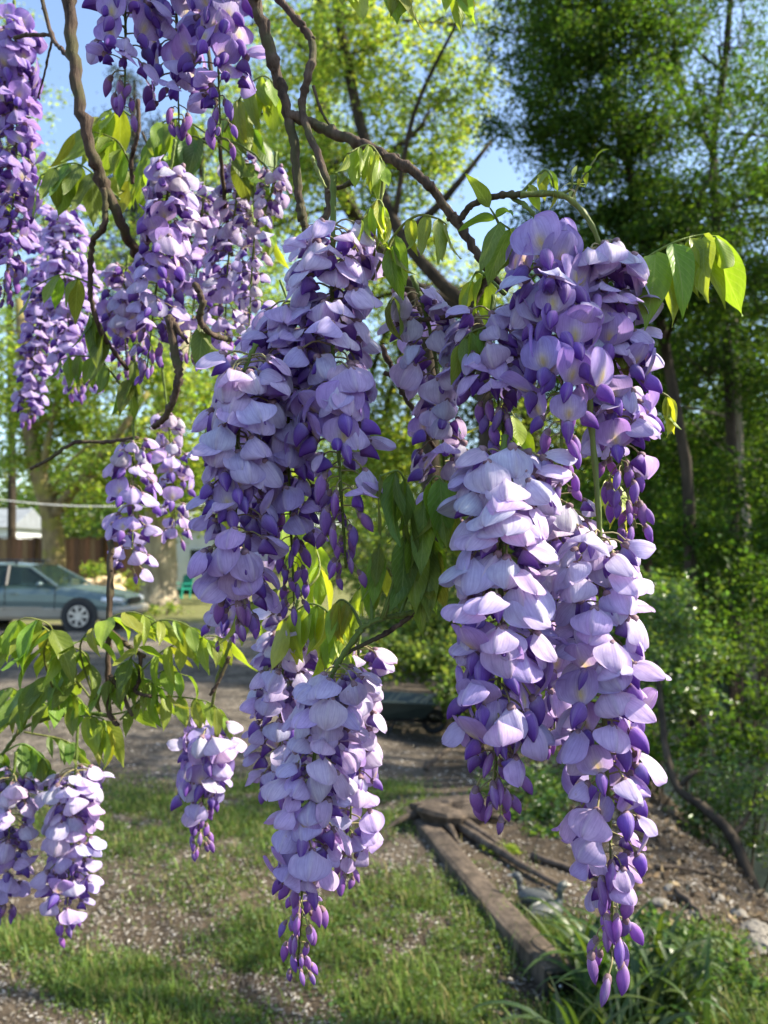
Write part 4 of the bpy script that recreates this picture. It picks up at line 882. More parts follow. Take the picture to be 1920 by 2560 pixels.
def raceme(label, pts, n, s=1.0, t0=.04, opn=(.5, .75), bud=.78, openfrac=.6, pale=1.0, faded=0.0, face=0.0, tipscale=.58, stem_r=1.5, stemc=(.10, .15, .03), topd=None, fade_top=0.0, dens_pow=1.35, jx=1.0, shade_tint=0.0):
    """pts: stem in (px, py, depth); flowers open from the top, buds at the tip"""
    w3 = [P(*p) for p in pts]; base = w3[0]
    root = empty('wisteria_raceme', base, label, 'flower cluster', 'hanging wisteria racemes')
    sp = spline([tuple(q - base) for q in w3], 40)
    seg = np.concatenate([[0], np.cumsum(np.linalg.norm(np.diff(sp, axis=0), axis=1))]); seg /= seg[-1]
    def at(t): return Vector([np.interp(t, seg, sp[:, k]) for k in range(3)])
    so = MB().tube([tuple(q) for q in sp], np.linspace(stem_r * MM * 1.0, stem_r * MM * .36, 40) * np.where(np.arange(40) % 3 == 0, 1.25, .95), 8, True, .12).build('flower_stem', M_STEM, root, True)
    so.color = (*stemc, 1)
    az = random.uniform(0, 6.28); n = int(n * 1.28); s *= .81
    for i in range(n):
        u = (i + .5) / n; t = t0 + (1 - t0) * u ** dens_pow; t = min(1, t + random.uniform(-.4, .4) * (1 - t0) / n)
        az += 2.39996 + random.uniform(-.35, .35)
        a = az
        if face:      # lean towards the open side, where the light and the path are
            a = -math.pi / 2 + ((a + math.pi / 2 + math.pi) % (2 * math.pi) - math.pi) * (1 - face)
        tb = t + random.uniform(-.06, .06)
        isbud = tb > bud; isopen = (not isbud) and opn[0] < tb < opn[1] and random.random() < openfrac
        isfad = random.random() < (faded if not isbud else faded * .3) or (t < fade_top and random.random() < .8)
        grow = 1.0 if tb < bud - .12 else max(tipscale, 1 - (tb - bud + .12) * 1.6)
        fs = s * grow * random.uniform(.88, 1.12)
        me, rt = random.choice(CALB if isbud else CAL)
        rot = Euler((random.uniform(-.36, .28) * jx - (.25 if isbud else 0), random.uniform(-.34, .34) * jx, a - math.pi / 2 + random.uniform(-.3, .3) * jx), 'XYZ').to_matrix()
        f = obj('flower_bud' if isbud else 'flower', me, root)
        f.matrix_local = Matrix.Translation(at(t) - rot @ (rt * fs)) @ rot.to_4x4() @ Matrix.Scale(fs, 4)
        if isbud:
            b = obj('bud_petal', random.choice(BUD), f); b.color = (*jit(BUDC, .15), 1)
            b.scale = (random.uniform(.8, 1.05),) * 2 + (random.uniform(.85, 1.1),)
            continue
        age = max(0, min(1, 1 - t / max(.05, bud))) * pale
        if isfad:
            bp = obj('banner_petal', random.choice(FADED), f); bp.color = (*jit(lerp(PALE, GREY, random.uniform(.3, 1)), .1), 1)
        elif isopen:
            bp = obj('banner_petal', random.choice(OPEN), f); bp.color = (*jit(lerp(PURP, MIDP, .35 + .65 * age), .10), 1)
        else:
            bp = obj('banner_petal', random.choice(HOOD), f); bp.color = (*jit(lerp(MIDP, PALE, min(1, .2 + age * .95)), .09), 1)
        kp = obj('keel_petal', random.choice(KEELO if isopen else KEEL), f); kp.color = (*jit(lerp(KEELC, MIDP, .12 + .4 * age), .14), 1)
        if shade_tint: bp.color = (*lerp(tuple(bp.color)[:3], (.40, .27, .64), shade_tint), 1)  # banner darkened to violet: shade put into the colour, mauve tint for some
        bp.rotation_euler = (random.uniform(-.3, .3), random.uniform(-.25, .25), random.uniform(-.35, .35))
        q = random.uniform(.88, 1.12); bp.scale = (q * random.uniform(.9, 1.1), q, q)
        kp.rotation_euler = (random.uniform(-.15, .15), 0, random.uniform(-.2, .2))
        kp.scale = (random.uniform(.85, 1.1),) * 3
    return root

# ---- leaves
def leaflet(name, W, fold, curl, wav, seed, nu=7, nv=12):
    V = []; UV = []; r = np.random.default_rng(seed); ph = r.uniform(0, 6, 3)
    y = z = 0; prev = 0; side = r.uniform(-.06, .06)
    for j in range(nv):
        v = j / (nv - 1); a = -curl * v ** 1.4; y += math.cos(a) * (v - prev); z += math.sin(a) * (v - prev); prev = v
        wv = W * (math.sin(math.pi * min(1, v ** .72)) ** .9 if v < .8 else 0) if v < .8 else None
        if v >= .8:
            w8 = math.sin(math.pi * .8 ** .72) ** .9; wv = W * w8 * ((1 - v) / .2) ** 1.35
        wv = max(wv, .004)
        for i in range(nu):
            u = -1 + 2 * i / (nu - 1)
            V.append((u * wv * math.cos(fold) + side * v * v, y, z + abs(u) * wv * math.sin(fold) + wav * math.sin(9 * v + ph[0] + 2 * u) * abs(u) * W)); UV.append((.5 + .5 * u, v))
    F = [[j * nu + i, j * nu + i + 1, (j + 1) * nu + i + 1, (j + 1) * nu + i] for j in range(nv - 1) for i in range(nu - 1)]
    return mesh_np(name, V, F, M_LEAF, True, None, np.array(UV))
LEAFLET = [leaflet('leaflet', .195, .30, .5, .14, 1), leaflet('leaflet', .175, .45, .8, .18, 2), leaflet('leaflet', .21, .2, .3, .12, 3), leaflet('leaflet', .165, .6, 1.0, .16, 4), leaflet('leaflet', .185, .15, -.3, .16, 5)]
LG = (.185, .27, .04); LY = (.32, .40, .055); LD = (.12, .19, .035)
def frame(ydir, zhint):
    y = Vector(ydir).normalized(); z = Vector(zhint); z = z - y * z.dot(y)
    z = z.normalized() if z.length > 1e-5 else y.orthogonal().normalized()
    return Matrix((y.cross(z), y, z)).transposed()
def leaf(vine, pts, pairs, size, c=LG, hang=.5, t0=.25, shrink=.15, single=False, spread=1.0):
    """compound leaf of a vine: rachis through (px,py,depth); leaflets in pairs that hang by `hang`"""
    base = vine.location
    w3 = [P(*p) - base for p in pts]; org = w3[0]; sp = spline([tuple(q - org) for q in w3], 20)
    st = MB().tube([tuple(q) for q in sp], np.linspace(1.1 * MM, .5 * MM, 20), 5, True).build('compound_leaf', M_STEM, vine, True)
    st.location = org; st.color = (*jit((.14, .19, .045), .15), 1)
    def put(t, sd, k):
        i = min(18, int(t * 19)); tan = Vector(sp[i + 1] - sp[i]).normalized(); pos = Vector(sp[i]) + (Vector(sp[i + 1]) - Vector(sp[i])) * (t * 19 - i)
        lat = tan.cross(Vector((0, 0, 1)))
        lat = lat.normalized() if lat.length > .05 else Vector((1, 0, 0))
        d = lat * sd * spread + tan * (.55 if sd else 1.2) + Vector((random.uniform(-.2, .2), random.uniform(-.2, .2), random.uniform(-.15, .15)))
        d = (d.normalized() * (1 - hang) + Vector((0, 0, -1)) * hang).normalized()
        up = Vector((0, 0, 1)) * (1 - hang) + (lat * sd if sd else -tan) * hang * .8 + Vector((random.uniform(-.35, .35), random.uniform(-.35, .35), 0))
        o = obj('leaflet', random.choice(LEAFLET), st); s = size * 1.02 * random.uniform(.78, 1.15) * (1 - shrink * t)
        m = frame(d, up); o.matrix_local = Matrix.Translation(pos) @ m.to_4x4() @ Matrix.Diagonal((s * random.uniform(.85, 1.1), s, s, 1))
        o.color = (*jit(c, .16), 1)
    for q in range(pairs):
        t = t0 + (.97 - t0) * q / max(1, pairs)
        put(t, 1, q); put(t + .01, -1, q)
    put(1.0, 0, pairs)
    return st
def vine(label, group=None):
    return empty('wisteria_vine', (0, 0, 1.6), label, 'vine', group)
def woody(v, pts, r0, r1, name='woody_stem', mat=None, colr=None, knob=.12, n=None):
    """pts in (px,py,depth), radii in px at that depth"""
    base = v.location; w3 = [P(*p) for p in pts]; n = n or max(14, 9 * (len(pts) - 1))
    sp = spline([tuple(q - base) for q in w3], n); d = pts[0][2]
    rad = np.linspace(r0, r1, n) / FPX * d
    if knob:
        rad = rad * (1 + knob * (rng.random(n) - .35)); k = rng.integers(2, n - 1, max(1, n // 6)); rad[k] *= 1.3
        sp = sp + rng.normal(size=sp.shape) * (rad[:, None] * .16)
    m = MB().tube([tuple(q) for q in sp], rad, 10, True, .09 if knob else .03)
    if knob:       # old bud scars along the stem
        for q in range(max(2, n // 5)):
            i = int(rng.integers(1, n - 1)); dd = rand_unit(1)[0]
            m.blob(tuple(sp[i] + dd * rad[i] * .8), (rad[i] * .55, rad[i] * .55, rad[i] * .6), 6, 4, None, .2)
    o = m.build(name, mat or M_VINE, v, True)
    if colr: o.color = (*colr, 1)
    return o
# ---- vines (stems and leaves)
GS = (.11, .16, .035)
vA = vine('thick brown wisteria stem slanting down beside the blue sky')
woody(vA, [(165, -60, .62), (185, 150, .62), (213, 330, .62), (255, 450, .63), (305, 565, .64), (345, 640, .68)], 15, 12)
woody(vA, [(100, -20, .66), (130, 90, .66), (160, 130, .65), (186, 160, .63)], 5, 5)
woody(vA, [(35, 95, .68), (70, 88, .67), (130, 88, .66)], 5, 4)
woody(vA, [(130, 100, .66), (112, 180, .68), (95, 245, .7)], 3, 2)
woody(vA, [(262, 470, .63), (262, 560, .63), (232, 605, .64), (226, 690, .65), (232, 770, .66), (265, 850, .68), (320, 925, .7)], 8, 5)
woody(vA, [(345, 250, .66), (345, 330, .66), (328, 400, .67), (330, 460, .68)], 5, 5)
vA2 = vine('knobbly bare twig hooking through the pale flower clusters')
woody(vA2, [(488, 710, .60), (505, 750, .60), (500, 800, .61), (530, 835, .62), (575, 850, .66)], 8, 7)
woody(vA2, [(425, 800, .62), (440, 900, .62), (446, 960, .62), (420, 1030, .63), (385, 1070, .64)], 11, 7)
woody(vA2, [(420, 790, .62), (470, 860, .62)], 10, 3)
woody(vA2, [(75, 1172, .8), (120, 1150, .8), (185, 1108, .8), (260, 1105, .8), (345, 1095, .78)], 4, 5)
vB = vine('pair of grey woody wisteria stems joining above the largest cluster')
woody(vB, [(630, -40, .50), (662, 90, .50), (700, 215, .50), (732, 345, .50), (745, 470, .50), (757, 545, .5), (770, 590, .5)], 14, 9)
woody(vB, [(680, -20, .53), (735, 40, .52), (780, 110, .51), (768, 195, .50), (755, 270, .50), (778, 345, .49), (812, 430, .48), (822, 520, .48), (790, 590, .47)], 9, 8)
woody(vB, [(783, 215, .5), (800, 270, .5), (825, 315, .5)], 4, 3)
woody(vB, [(722, 288, .50), (800, 318, .50), (880, 350, .49), (955, 385, .48), (1050, 440, .47), (1110, 512, .47), (1172, 600, .47), (1215, 668, .47), (1265, 735, .48)], 13, 9)
woody(vB, [(1143, 562, .47), (1180, 512, .46), (1245, 490, .45), (1300, 487, .44)], 8, 7)
woody(vB, [(1230, 668, .47), (1205, 722, .47), (1166, 780, .47), (1080, 796, .48), (990, 808, .49)], 8, 5)
woody(vB, [(1166, 782, .47), (1168, 860, .48), (1160, 985, .49)], 6, 6)
woody(vB, [(955, 865, .52), (995, 960, .52), (1040, 1035, .52), (1090, 1130, .53)], 7, 6)
woody(vB, [(958, 932, .51), (1030, 955, .51), (1085, 975, .51)], 6, 5)
woody(vB, [(1270, 487, .45), (1320, 520, .44), (1345, 560, .44), (1350, 640, .44)], 6, 4, 'green_shoot', M_STEM, GS, .06)
woody(vB, [(815, 480, .47), (880, 455, .47), (890, 430, .46)], 4, 9)
woody(vB, [(815, 470, .47), (790, 420, .47), (780, 390, .47)], 3, 5, 'green_shoot', M_STEM, (.2, .24, .07), .1)
# arching leaves of the central shoots
leaf(vB, [(945, 560, .46), (958, 440, .46), (950, 395, .46), (920, 362, .46), (868, 385, .45)], 5, .027, LY, .72, .35)
leaf(vB, [(935, 640, .46), (960, 545, .45), (945, 500, .45), (905, 550, .44)], 4, .028, LY, .8, .35)
leaf(vB, [(930, 700, .47), (985, 590, .46), (1040, 540, .45), (1090, 545, .44), (1115, 560, .44)], 4, .030, lerp(LY, LG, .5), .82, .25)
leaf(vB, [(960, 690, .46), (975, 620, .45), (985, 590, .45)], 1, .036, LG, .85, .6)
leaf(vB, [(1260, 590, .46), (1240, 545, .45), (1225, 520, .45)], 1, .030, LG, .2, .5)
leaf(vB, [(1310, 660, .46), (1290, 590, .45), (1250, 555, .44)], 1, .040, LG, .62, .7)
leaf(vB, [(1265, 735, .46), (1200, 680, .47), (1180, 700, .48)], 2, .034, LY, .7, .4)
leaf(vB, [(1300, 487, .45), (1330, 455, .45), (1362, 425, .45), (1378, 440, .44), (1384, 470, .44)], 4, .016, LY, .6, .2)
leaf(vB, [(1425, 505, .44), (1450, 455, .44), (1490, 395, .44)], 2, .013, lerp(LY, LG, .4), .1, .4)
leaf(vB, [(1400, 488, .44), (1428, 470, .44), (1430, 440, .44)], 2, .008, (.5, .5, .35), .4, .4)
leaf(vB, [(1560, 690, .47), (1625, 640, .46), (1690, 605, .45), (1752, 588, .45), (1790, 592, .44)], 4, .052, lerp(LG, LY, .25), .62, .3, spread=1.1)
leaf(vB, [(1480, 700, .47), (1530, 735, .46), (1555, 745, .45)], 2, .042, LD, .70, .5)
leaf(vB, [(1530, 800, .47), (1540, 825, .46), (1548, 835, .45)], 1, .042, LD, .75, .5)
leaf(vB, [(1600, 960, .52), (1660, 985, .51), (1680, 1000, .51)], 2, .026, LY, .88, .6)
leaf(vB, [(1290, 830, .5), (1230, 818, .46), (1180, 830, .45), (1150, 860, .45)], 4, .030, LG, .78, .35)
leaf(vB, [(1330, 900, .52), (1290, 880, .52), (1250, 900, .52)], 2, .036, LG, .7, .4)
leaf(vB, [(1250, 1130, .55), (1300, 1080, .55), (1260, 1000, .55)], 3, .045, lerp(LG, LY, .6), .6, .3)
leaf(vB, [(1540, 1230, .50), (1520, 1190, .50), (1545, 1200, .50)], 2, .040, LY, .7, .4)
leaf(vB, [(700, 700, .52), (720, 760, .52), (700, 770, .51)], 2, .022, LY, .6, .4)
leaf(vB, [(1000, 790, .5), (985, 745, .48), (975, 760, .47)], 1, .034, LD, .7, .5)
# unseen bough added to the same vine, out of view, to shade the largest group
woody(vB, [(1300, -120, .50), (1900, -480, .46), (2500, -760, .45), (3000, -900, .45)], 9, 6)
for k in range(13):
    px0 = 2620 + random.uniform(0, 560); py0 = -820 + random.uniform(-130, 120); d0 = .45 + random.uniform(-.13, .13)
    leaf(vB, [(px0, py0, d0), (px0 + random.uniform(-150, 150), py0 - 60, d0 + random.uniform(-.06, .06)), (px0 + random.uniform(-350, 350), py0 + random.uniform(-60, 160), d0 + random.uniform(-.12, .12))], 5, .05, LG, .35)
# leaves hanging under the topmost cluster and along the upper edge
vC = vine('leafy wisteria shoots hanging round the topmost purple cluster')
woody(vC, [(500, -60, .68), (520, 120, .68), (545, 300, .68), (560, 480, .70), (580, 640, .74)], 5, 5)
woody(vC, [(545, 330, .68), (470, 370, .70), (400, 420, .72), (355, 330, .72)], 4, 3)
woody(vC, [(520, 345, .67), (570, 350, .66), (640, 390, .66), (700, 470, .66)], 3, 3, 'green_shoot', M_STEM, GS, .06)
for p, pr, sz, c, h in [
    ([(560, 330, .66), (610, 230, .66), (660, 190, .66), (700, 230, .66)], 4, .045, lerp(LG, LY, .4), .78),
    ([(540, 320, .68), (560, 290, .68), (620, 310, .68), (655, 350, .68)], 4, .040, LD, .55),
    ([(540, 350, .70), (460, 300, .70), (400, 310, .70), (370, 360, .70)], 4, .045, LG, .65),
    ([(520, 360, .66), (480, 340, .66), (455, 370, .66)], 3, .042, LD, .7),
    ([(545, 360, .68), (600, 400, .68), (640, 430, .68), (660, 480, .68)], 4, .045, LD, .5),
    ([(520, 350, .72), (440, 390, .72), (380, 400, .72), (330, 450, .74)], 4, .044, lerp(LG, LY, .5), .55),
    ([(340, 300, .72), (290, 270, .72), (240, 300, .72), (190, 330, .72)], 4, .048, lerp(LG, LY, .3), .55),
    ([(330, 420, .70), (300, 360, .70), (270, 340, .70), (235, 330, .70)], 4, .044, LG, .6),
    ([(300, 500, .68), (215, 420, .68), (165, 410, .68), (100, 440, .68)], 4, .048, lerp(LD, LG, .5), .72),
    ([(420, 540, .76), (400, 470, .76), (350, 430, .76), (300, 440, .76)], 4, .044, LG, .6),
    ([(620, 470, .72), (660, 540, .72), (690, 600, .72)], 3, .036, lerp(LG, LY, .4), .6),
    ([(250, 720, .66), (180, 690, .66), (140, 690, .66), (80, 720, .66)], 2, .040, LG, .62),
    ([(270, 850, .68), (240, 800, .68), (225, 780, .68)], 2, .046, LD, .8),
    ([(300, 960, .7), (250, 900, .7), (190, 890, .7), (150, 900, .7)], 4, .034, lerp(LD, LG, .6), .78),
    ([(520, 830, .62), (500, 800, .62), (505, 795, .62)], 1, .042, LD, .85),
    ([(330, 880, .7), (340, 930, .7), (310, 960, .7)], 3, .040, LD, .7),
    ([(960, -90, .5), (1000, -60, .5), (1020, -40, .5)], 2, .040, lerp(LG, LY, .3), .85),
    ([(1100, -90, .5), (1130, -60, .5), (1150, -40, .5)], 2, .034, LY, .6),
    ([(830, -90, .5), (870, -70, .5), (890, -50, .5)], 2, .036, LY, .8)]:
    leaf(vC, p, pr, sz, c, h)
# low leafy spray
vD = vine('low leafy wisteria branch spreading beneath the parked car')
woody(vD, [(276, 1350, .72), (275, 1480, .72), (272, 1600, .72), (270, 1700, .72), (272, 1780, .72), (295, 1815, .72)], 8, 6)
woody(vD, [(280, 1580, .72), (320, 1615, .71), (362, 1642, .70)], 6, 5)
woody(vD, [(352, 1640, .70), (348, 1700, .70), (338, 1728, .70), (378, 1742, .69)], 5, 4)
woody(vD, [(276, 1690, .71), (305, 1735, .70), (332, 1792, .70)], 6, 4)
woody(vD, [(-40, 1960, .8), (10, 1880, .8), (60, 1820, .79), (150, 1790, .77), (240, 1785, .75), (285, 1795, .74)], 4, 5, 'green_shoot', M_STEM, GS, .08)
woody(vD, [(590, 1560, .7), (575, 1610, .7), (545, 1690, .7), (530, 1770, .72), (528, 1815, .74)], 5, 3, 'green_shoot', M_STEM, (.15, .19, .05), .08)
woody(vD, [(575, 1640, .69), (548, 1700, .69), (525, 1738, .69)], 5, 4)
for p, pr, sz, c, h in [
    ([(200, 1720, .72), (140, 1600, .70), (80, 1560, .70), (-20, 1600, .70)], 4, .056, lerp(LG, LY, .3), .60),
    ([(150, 1780, .74), (110, 1640, .70), (130, 1570, .69), (60, 1545, .68), (0, 1590, .68)], 4, .060, LG, .66),
    ([(240, 1760, .72), (200, 1620, .70), (250, 1560, .69), (330, 1530, .69), (420, 1570, .69)], 5, .050, lerp(LG, LY, .4), .48),
    ([(270, 1750, .72), (330, 1640, .70), (380, 1560, .69), (450, 1555, .69), (520, 1600, .69)], 5, .042, lerp(LG, LY, .45), .55),
    ([(280, 1760, .72), (380, 1650, .72), (440, 1610, .71), (520, 1590, .70), (580, 1600, .70)], 5, .045, lerp(LG, LY, .3), .72),
    ([(240, 1770, .74), (270, 1700, .73), (340, 1690, .72), (420, 1730, .71)], 5, .045, LG, .62),
    ([(250, 1780, .73), (180, 1690, .73), (120, 1690, .73), (60, 1720, .73)], 5, .050, LD, .66),
    ([(250, 1780, .72), (220, 1650, .71), (180, 1620, .71), (150, 1650, .7)], 4, .046, lerp(LD, LG, .5), .7),
    ([(270, 1790, .72), (290, 1680, .71), (330, 1650, .7), (300, 1700, .7)], 4, .044, LD, .72),
    ([(200, 1790, .74), (220, 1790, .74), (260, 1800, .74), (265, 1830, .73)], 4, .055, lerp(LG, LY, .6), .8),
    ([(120, 1800, .75), (150, 1730, .75), (190, 1740, .75), (230, 1790, .74)], 4, .048, LG, .72),
    ([(40, 1840, .78), (60, 1760, .78), (30, 1720, .78), (-30, 1740, .78)], 4, .045, LD, .6),
    ([(300, 1800, .72), (360, 1745, .72), (440, 1742, .72), (520, 1755, .72), (560, 1790, .72)], 6, .036, lerp(LG, LY, .4), .78),
    ([(250, 1790, .73), (330, 1770, .73), (400, 1680, .72), (470, 1690, .72)], 5, .042, LG, .6),
    ([(10, 1880, .8), (60, 1860, .8), (110, 1900, .8), (140, 1960, .8)], 4, .042, LD, .68),
    ([(30, 1850, .8), (0, 1900, .8), (40, 1940, .8)], 4, .040, LD, .6),
    ([(60, 1830, .79), (160, 1850, .79), (200, 1880, .79)], 4, .036, LD, .5),
    ([(180, 1790, .76), (90, 1750, .76), (40, 1770, .76)], 5, .044, lerp(LD, LG, .5), .55)]:
    leaf(vD, p, pr, sz * .88, c, h * .82, .3)
# middle shoot with drooping leaves
vE = vine('forked wisteria twig with green shoot and drooping leaves between two long clusters')
woody(vE, [(1180, 1370, .49), (1150, 1410, .48), (1112, 1470, .47), (1042, 1528, .46), (975, 1578, .46), (925, 1604, .455), (858, 1636, .45)], 9, 4)
woody(vE, [(1040, 1530, .46), (985, 1540, .455), (935, 1552, .45), (890, 1580, .45)], 6, 6, 'green_shoot', M_STEM, GS, .05)
woody(vE, [(1150, 1405, .48), (1172, 1440, .48)], 6, 3)
for p, pr, sz, c, h in [
    ([(955, 1545, .45), (1000, 1400, .45), (1020, 1260, .45), (1000, 1180, .44), (950, 1190, .43)], 4, .046, LD, .86),
    ([(960, 1545, .45), (1010, 1400, .45), (1060, 1250, .45), (1090, 1190, .44), (1130, 1240, .44)], 4, .046, LG, .86),
    ([(1000, 1540, .46), (1040, 1430, .46), (1080, 1350, .46), (1090, 1370, .46)], 3, .042, lerp(LD, LG, .6), .85),
    ([(930, 1555, .45), (930, 1440, .46), (950, 1360, .46), (935, 1400, .46)], 3, .034, LG, .8),
    ([(905, 1570, .46), (880, 1520, .47), (850, 1500, .47), (820, 1540, .47)], 5, .030, LY, .75),
    ([(870, 1600, .50), (820, 1530, .52), (770, 1510, .53), (710, 1550, .53)], 4, .040, LY, .8),
    ([(900, 1580, .5), (870, 1540, .5), (830, 1560, .5), (800, 1620, .5)], 4, .034, LY, .8),
    ([(880, 1620, .48), (870, 1640, .48), (860, 1680, .48)], 3, .036, LY, .7),
    ([(1060, 1520, .46), (1075, 1470, .46), (1060, 1440, .46)], 2, .020, LG, .5),
    ([(760, 1480, .56), (700, 1470, .58), (640, 1500, .60), (590, 1530, .60)], 5, .034, lerp(LG, LY, .7), .8),
    ([(750, 1490, .56), (800, 1420, .58), (760, 1300, .6), (720, 1250, .6)], 4, .055, LY, .75),
    ([(980, 1440, .5), (960, 1420, .5), (900, 1470, .52), (860, 1530, .52)], 4, .026, LY, .7)]:
    leaf(vE, p, pr, sz, c, h, .35)

# ---- racemes: stem in (px, py, depth)
raceme('long dense shaded purple wisteria raceme with bare twigs of sky beside it', [(35, -10, .72), (38, 80, .72), (40, 400, .73), (10, 745, .73)], 112, 1.05, .08, (.1, .8), .86, .35, .3, shade_tint=.75)
raceme('wisteria raceme tip of open blossoms and buds, beside the thick brown stem', [(300, -330, .52), (310, -50, .52), (314, 100, .52), (310, 270, .52)], 46, 1.15, .1, (.2, .82), .84, .85, .5, 0, .45)
raceme('topmost wisteria raceme with yellow-eyed blossoms, over drooping green leaves', [(430, -300, .54), (440, -60, .54), (442, 120, .54), (448, 325, .54)], 50, 1.15, .1, (.2, .82), .84, .85, .5, 0, .4)
raceme('wisteria raceme with violet buds at its tip, beside the grey woody stem', [(560, -310, .52), (550, -60, .52), (545, 120, .52), (552, 345, .52)], 50, 1.15, .1, (.15, .80), .83, .85, .6, 0, .45)
raceme('bluish mauve wisteria raceme behind three dark green leaflets', [(165, 500, .92), (160, 600, .92), (170, 800, .93), (195, 985, .93)], 84, 1.05, .05, (.5, .8), .92, .2, .75, shade_tint=.35)
raceme('bluish mauve wisteria raceme over the sunlit trunk of the yard tree', [(120, 640, .98), (110, 760, .98), (85, 900, .98), (70, 1050, .98)], 80, 1.05, .05, (.5, .8), .93, .2, .6, shade_tint=.4)
raceme('bluish wisteria raceme deepest among the shaded ones behind the leaflets', [(110, 540, 1.06), (120, 640, 1.06), (125, 780, 1.06), (115, 930, 1.06)], 66, 1.05, .05, (.5, .8), .94, .2, .7, shade_tint=.4)
raceme('grey-lilac wisteria raceme beside the thin hooked side twig', [(205, 620, 1.1), (210, 720, 1.1), (225, 850, 1.1), (230, 960, 1.1)], 54, 1.05, .05, (.5, .8), .94, .2, .7, shade_tint=.4)
raceme('bright lilac wisteria raceme below the end of the thick brown stem', [(438, 350, .64), (425, 440, .64), (400, 640, .64), (365, 940, .65)], 66, 1.05, .12, (.25, .75), .80, .45, .95, 0, .2, fade_top=.16)
raceme('violet wisteria raceme hidden behind the bright lilac one', [(320, 640, .74), (310, 760, .74), (318, 940, .75)], 40, 1.0, .05, (.3, .8), .8, .4, .4)
raceme('tall pale wisteria raceme with withering flowers, beside the hooked twig', [(600, 330, .72), (595, 470, .72), (570, 660, .72), (560, 905, .73)], 64, 1.0, .1, (.5, .8), .9, .25, .85, .12, 0, fade_top=.2)
raceme('mauve wisteria raceme mostly hidden between the pale ones', [(510, 420, .78), (505, 540, .78), (490, 700, .78), (470, 900, .78)], 56, 1.0, .1, (.4, .8), .88, .3, .7)
raceme('spent wisteria raceme of shrivelled flowers against the sky', [(690, 380, .66), (680, 480, .66), (640, 560, .66), (620, 860, .67)], 34, .8, .08, (.5, .6), .9, .1, .9, .75)
raceme('small sunlit lilac wisteria raceme above the upright twig', [(336, 860, .74), (335, 980, .74), (334, 1150, .74), (330, 1420, .74)], 32, 1.1, .42, (.5, .8), .98, .35, .95, 0, 0, fade_top=.5)
raceme('thin half-withered wisteria raceme beside the small sunlit one', [(400, 880, .80), (415, 1000, .80), (430, 1150, .8), (440, 1340, .8)], 28, .95, .3, (.5, .8), .95, .3, .8, .25, fade_top=.5)
raceme('long pale wisteria raceme, top of the largest shaded group, dappled by sun', [(833, 440, .46), (833, 560, .46), (830, 800, .455), (845, 1100, .44), (865, 1420, .445)], 84, 1.15, .12, (.5, .74), .76, .55, 1.0, 0, .1, fade_top=.10, stem_r=1.9)
raceme('broad shaded lavender wisteria raceme at the outer edge of the largest group', [(640, 860, .44), (610, 940, .44), (592, 1150, .44), (590, 1300, .44), (600, 1540, .45)], 74, 1.12, .04, (.35, .7), .9, .25, .95, 0, .12, shade_tint=.22)
raceme('shaded wisteria raceme with dark violet buds, middle of the largest group', [(745, 720, .47), (725, 850, .47), (722, 1150, .465), (735, 1510, .47)], 76, 1.1, .04, (.4, .72), .74, .5, .8, 0, .12, shade_tint=.3)
raceme('lavender wisteria raceme filling the shaded group from behind', [(700, 800, .50), (690, 900, .50), (680, 1100, .50), (670, 1350, .50)], 54, 1.1, .04, (.4, .8), .85, .3, .85)
raceme('short bright violet wisteria raceme under the largest shaded group', [(650, 1330, .62), (620, 1400, .62), (590, 1480, .62), (560, 1590, .62)], 30, 1.0, .05, (.1, .9), .9, .7, .4)
raceme('long pale wisteria raceme on the curved green shoot, buds dangling over the grass', [(905, 1572, .45), (850, 1650, .45), (810, 1740, .45), (785, 1900, .45), (762, 2120, .45), (745, 2415, .455)], 84, 1.05, .12, (.55, .74), .72, .5, 1.0, 0, .1, stem_r=1.9, dens_pow=1.15, tipscale=.55)
raceme('pale wisteria raceme under bright drooping young leaves', [(745, 1500, .56), (730, 1560, .56), (705, 1700, .56), (700, 1960, .57)], 60, 1.1, .05, (.5, .8), .9, .3, 1.0)
raceme('sunlit pinkish wisteria raceme tucked behind the long pale one', [(900, 1560, .58), (895, 1650, .58), (885, 1850, .58), (870, 2190, .59)], 64, 1.1, .08, (.4, .8), .92, .4, .9)
raceme('small violet wisteria raceme hanging from a thin green shoot over gravel', [(528, 1805, .72), (520, 1860, .72), (510, 1960, .72), (500, 2115, .72)], 52, 1.22, .03, (.1, .62), .64, .7, .75)
raceme('compact pinkish wisteria raceme hanging under the low leafy branch', [(195, 1800, .78), (190, 1900, .78), (180, 2050, .78), (165, 2310, .79)], 70, 1.2, .22, (.5, .8), .86, .4, 1.0)
raceme('narrow pale wisteria raceme at the end of the low leafy branch', [(40, 1880, .78), (30, 1980, .78), (20, 2120, .78), (10, 2270, .79)], 50, 1.15, .12, (.5, .8), .88, .35, .95)
raceme('faded drooping wisteria raceme on a slanting green stem behind twigs', [(1030, 690, .49), (1060, 770, .49), (1090, 900, .49), (1105, 1060, .49), (1115, 1290, .5)], 46, 1.08, .05, (.6, .85), .97, .2, 1.0, .42, .1, stem_r=1.7)
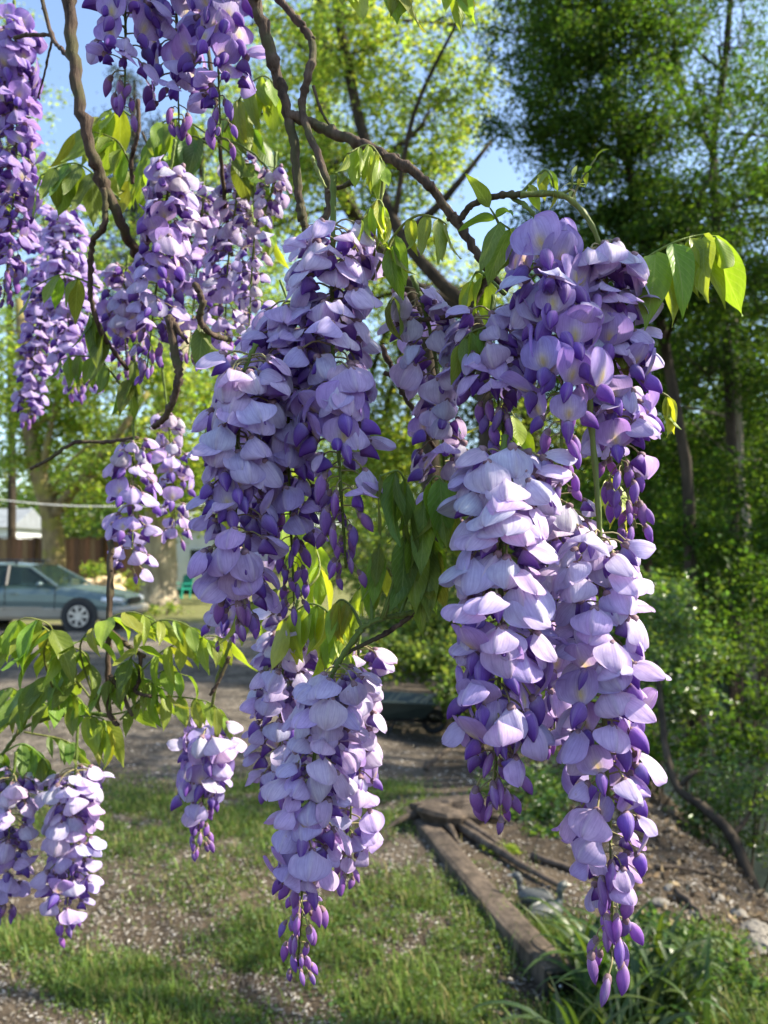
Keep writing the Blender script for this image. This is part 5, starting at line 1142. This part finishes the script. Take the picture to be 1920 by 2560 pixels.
ry = raceme('wisteria raceme of open yellow-eyed blossoms facing the path', [(1345, 600, .44), (1368, 690, .435), (1400, 860, .43), (1405, 1030, .425), (1400, 1215, .43)], 46, 1.18, .10, (.03, .72), .70, .95, .7, 0, .36, stem_r=1.7)
raceme('wisteria raceme of dark violet buds beside the yellow-eyed blossoms', [(1235, 740, .47), (1225, 850, .46), (1245, 1000, .45), (1275, 1170, .45), (1270, 1230, .45)], 44, 1.1, .08, (.3, .5), .45, .4, .6, 0, .2, tipscale=.75)
raceme('tall whitish wisteria raceme under the arching green shoot with long leaflets', [(1300, 487, .44), (1395, 486, .44), (1450, 522, .44), (1492, 592, .44), (1515, 700, .45), (1530, 900, .455), (1545, 1120, .455), (1590, 1320, .46)], 84, 1.1, .26, (.5, .82), .80, .4, 1.0, 0, .05, stem_r=1.9, stemc=(.16, .2, .05))
raceme('broad pale lilac wisteria raceme in full bloom beside the longest one', [(1262, 1090, .43), (1255, 1200, .42), (1252, 1450, .41), (1248, 1700, .41), (1235, 2010, .42)], 100, 1.2, .05, (.52, .84), .84, .55, 1.0, 0, .12, stem_r=1.9)
raceme('longest pale lilac wisteria raceme ending in big buds over the timber', [(1468, 930, .44), (1480, 1080, .44), (1498, 1300, .435), (1505, 1600, .42), (1515, 1900, .42), (1528, 2150, .42), (1530, 2380, .425)], 92, 1.14, .28, (.52, .78), .84, .5, 1.0, 0, .12, stem_r=2.0, stemc=(.15, .2, .05), tipscale=.8)
raceme('lilac wisteria raceme filling in behind the broad pale one', [(1390, 1200, .50), (1400, 1300, .50), (1395, 1500, .50), (1385, 1850, .50)], 58, 1.1, .05, (.4, .8), .88, .4, .9)

# the one white banner standing above the yellow-eyed blossoms
f = obj('flower', CAL[0][0], ry); q = P(1372, 622, .425) - ry.location; mrot = Euler((.1, 0, .2)).to_matrix(); sc1 = .95
f.matrix_local = Matrix.Translation(q - mrot @ (CAL[0][1] * sc1)) @ mrot.to_4x4() @ Matrix.Scale(sc1, 4)
b_ = obj('banner_petal', OPEN[0], f); b_.color = (.92, .87, .93, 1); k_ = obj('keel_petal', KEELO[0], f); k_.color = (*MIDP, 1); k_.rotation_euler.z = math.pi
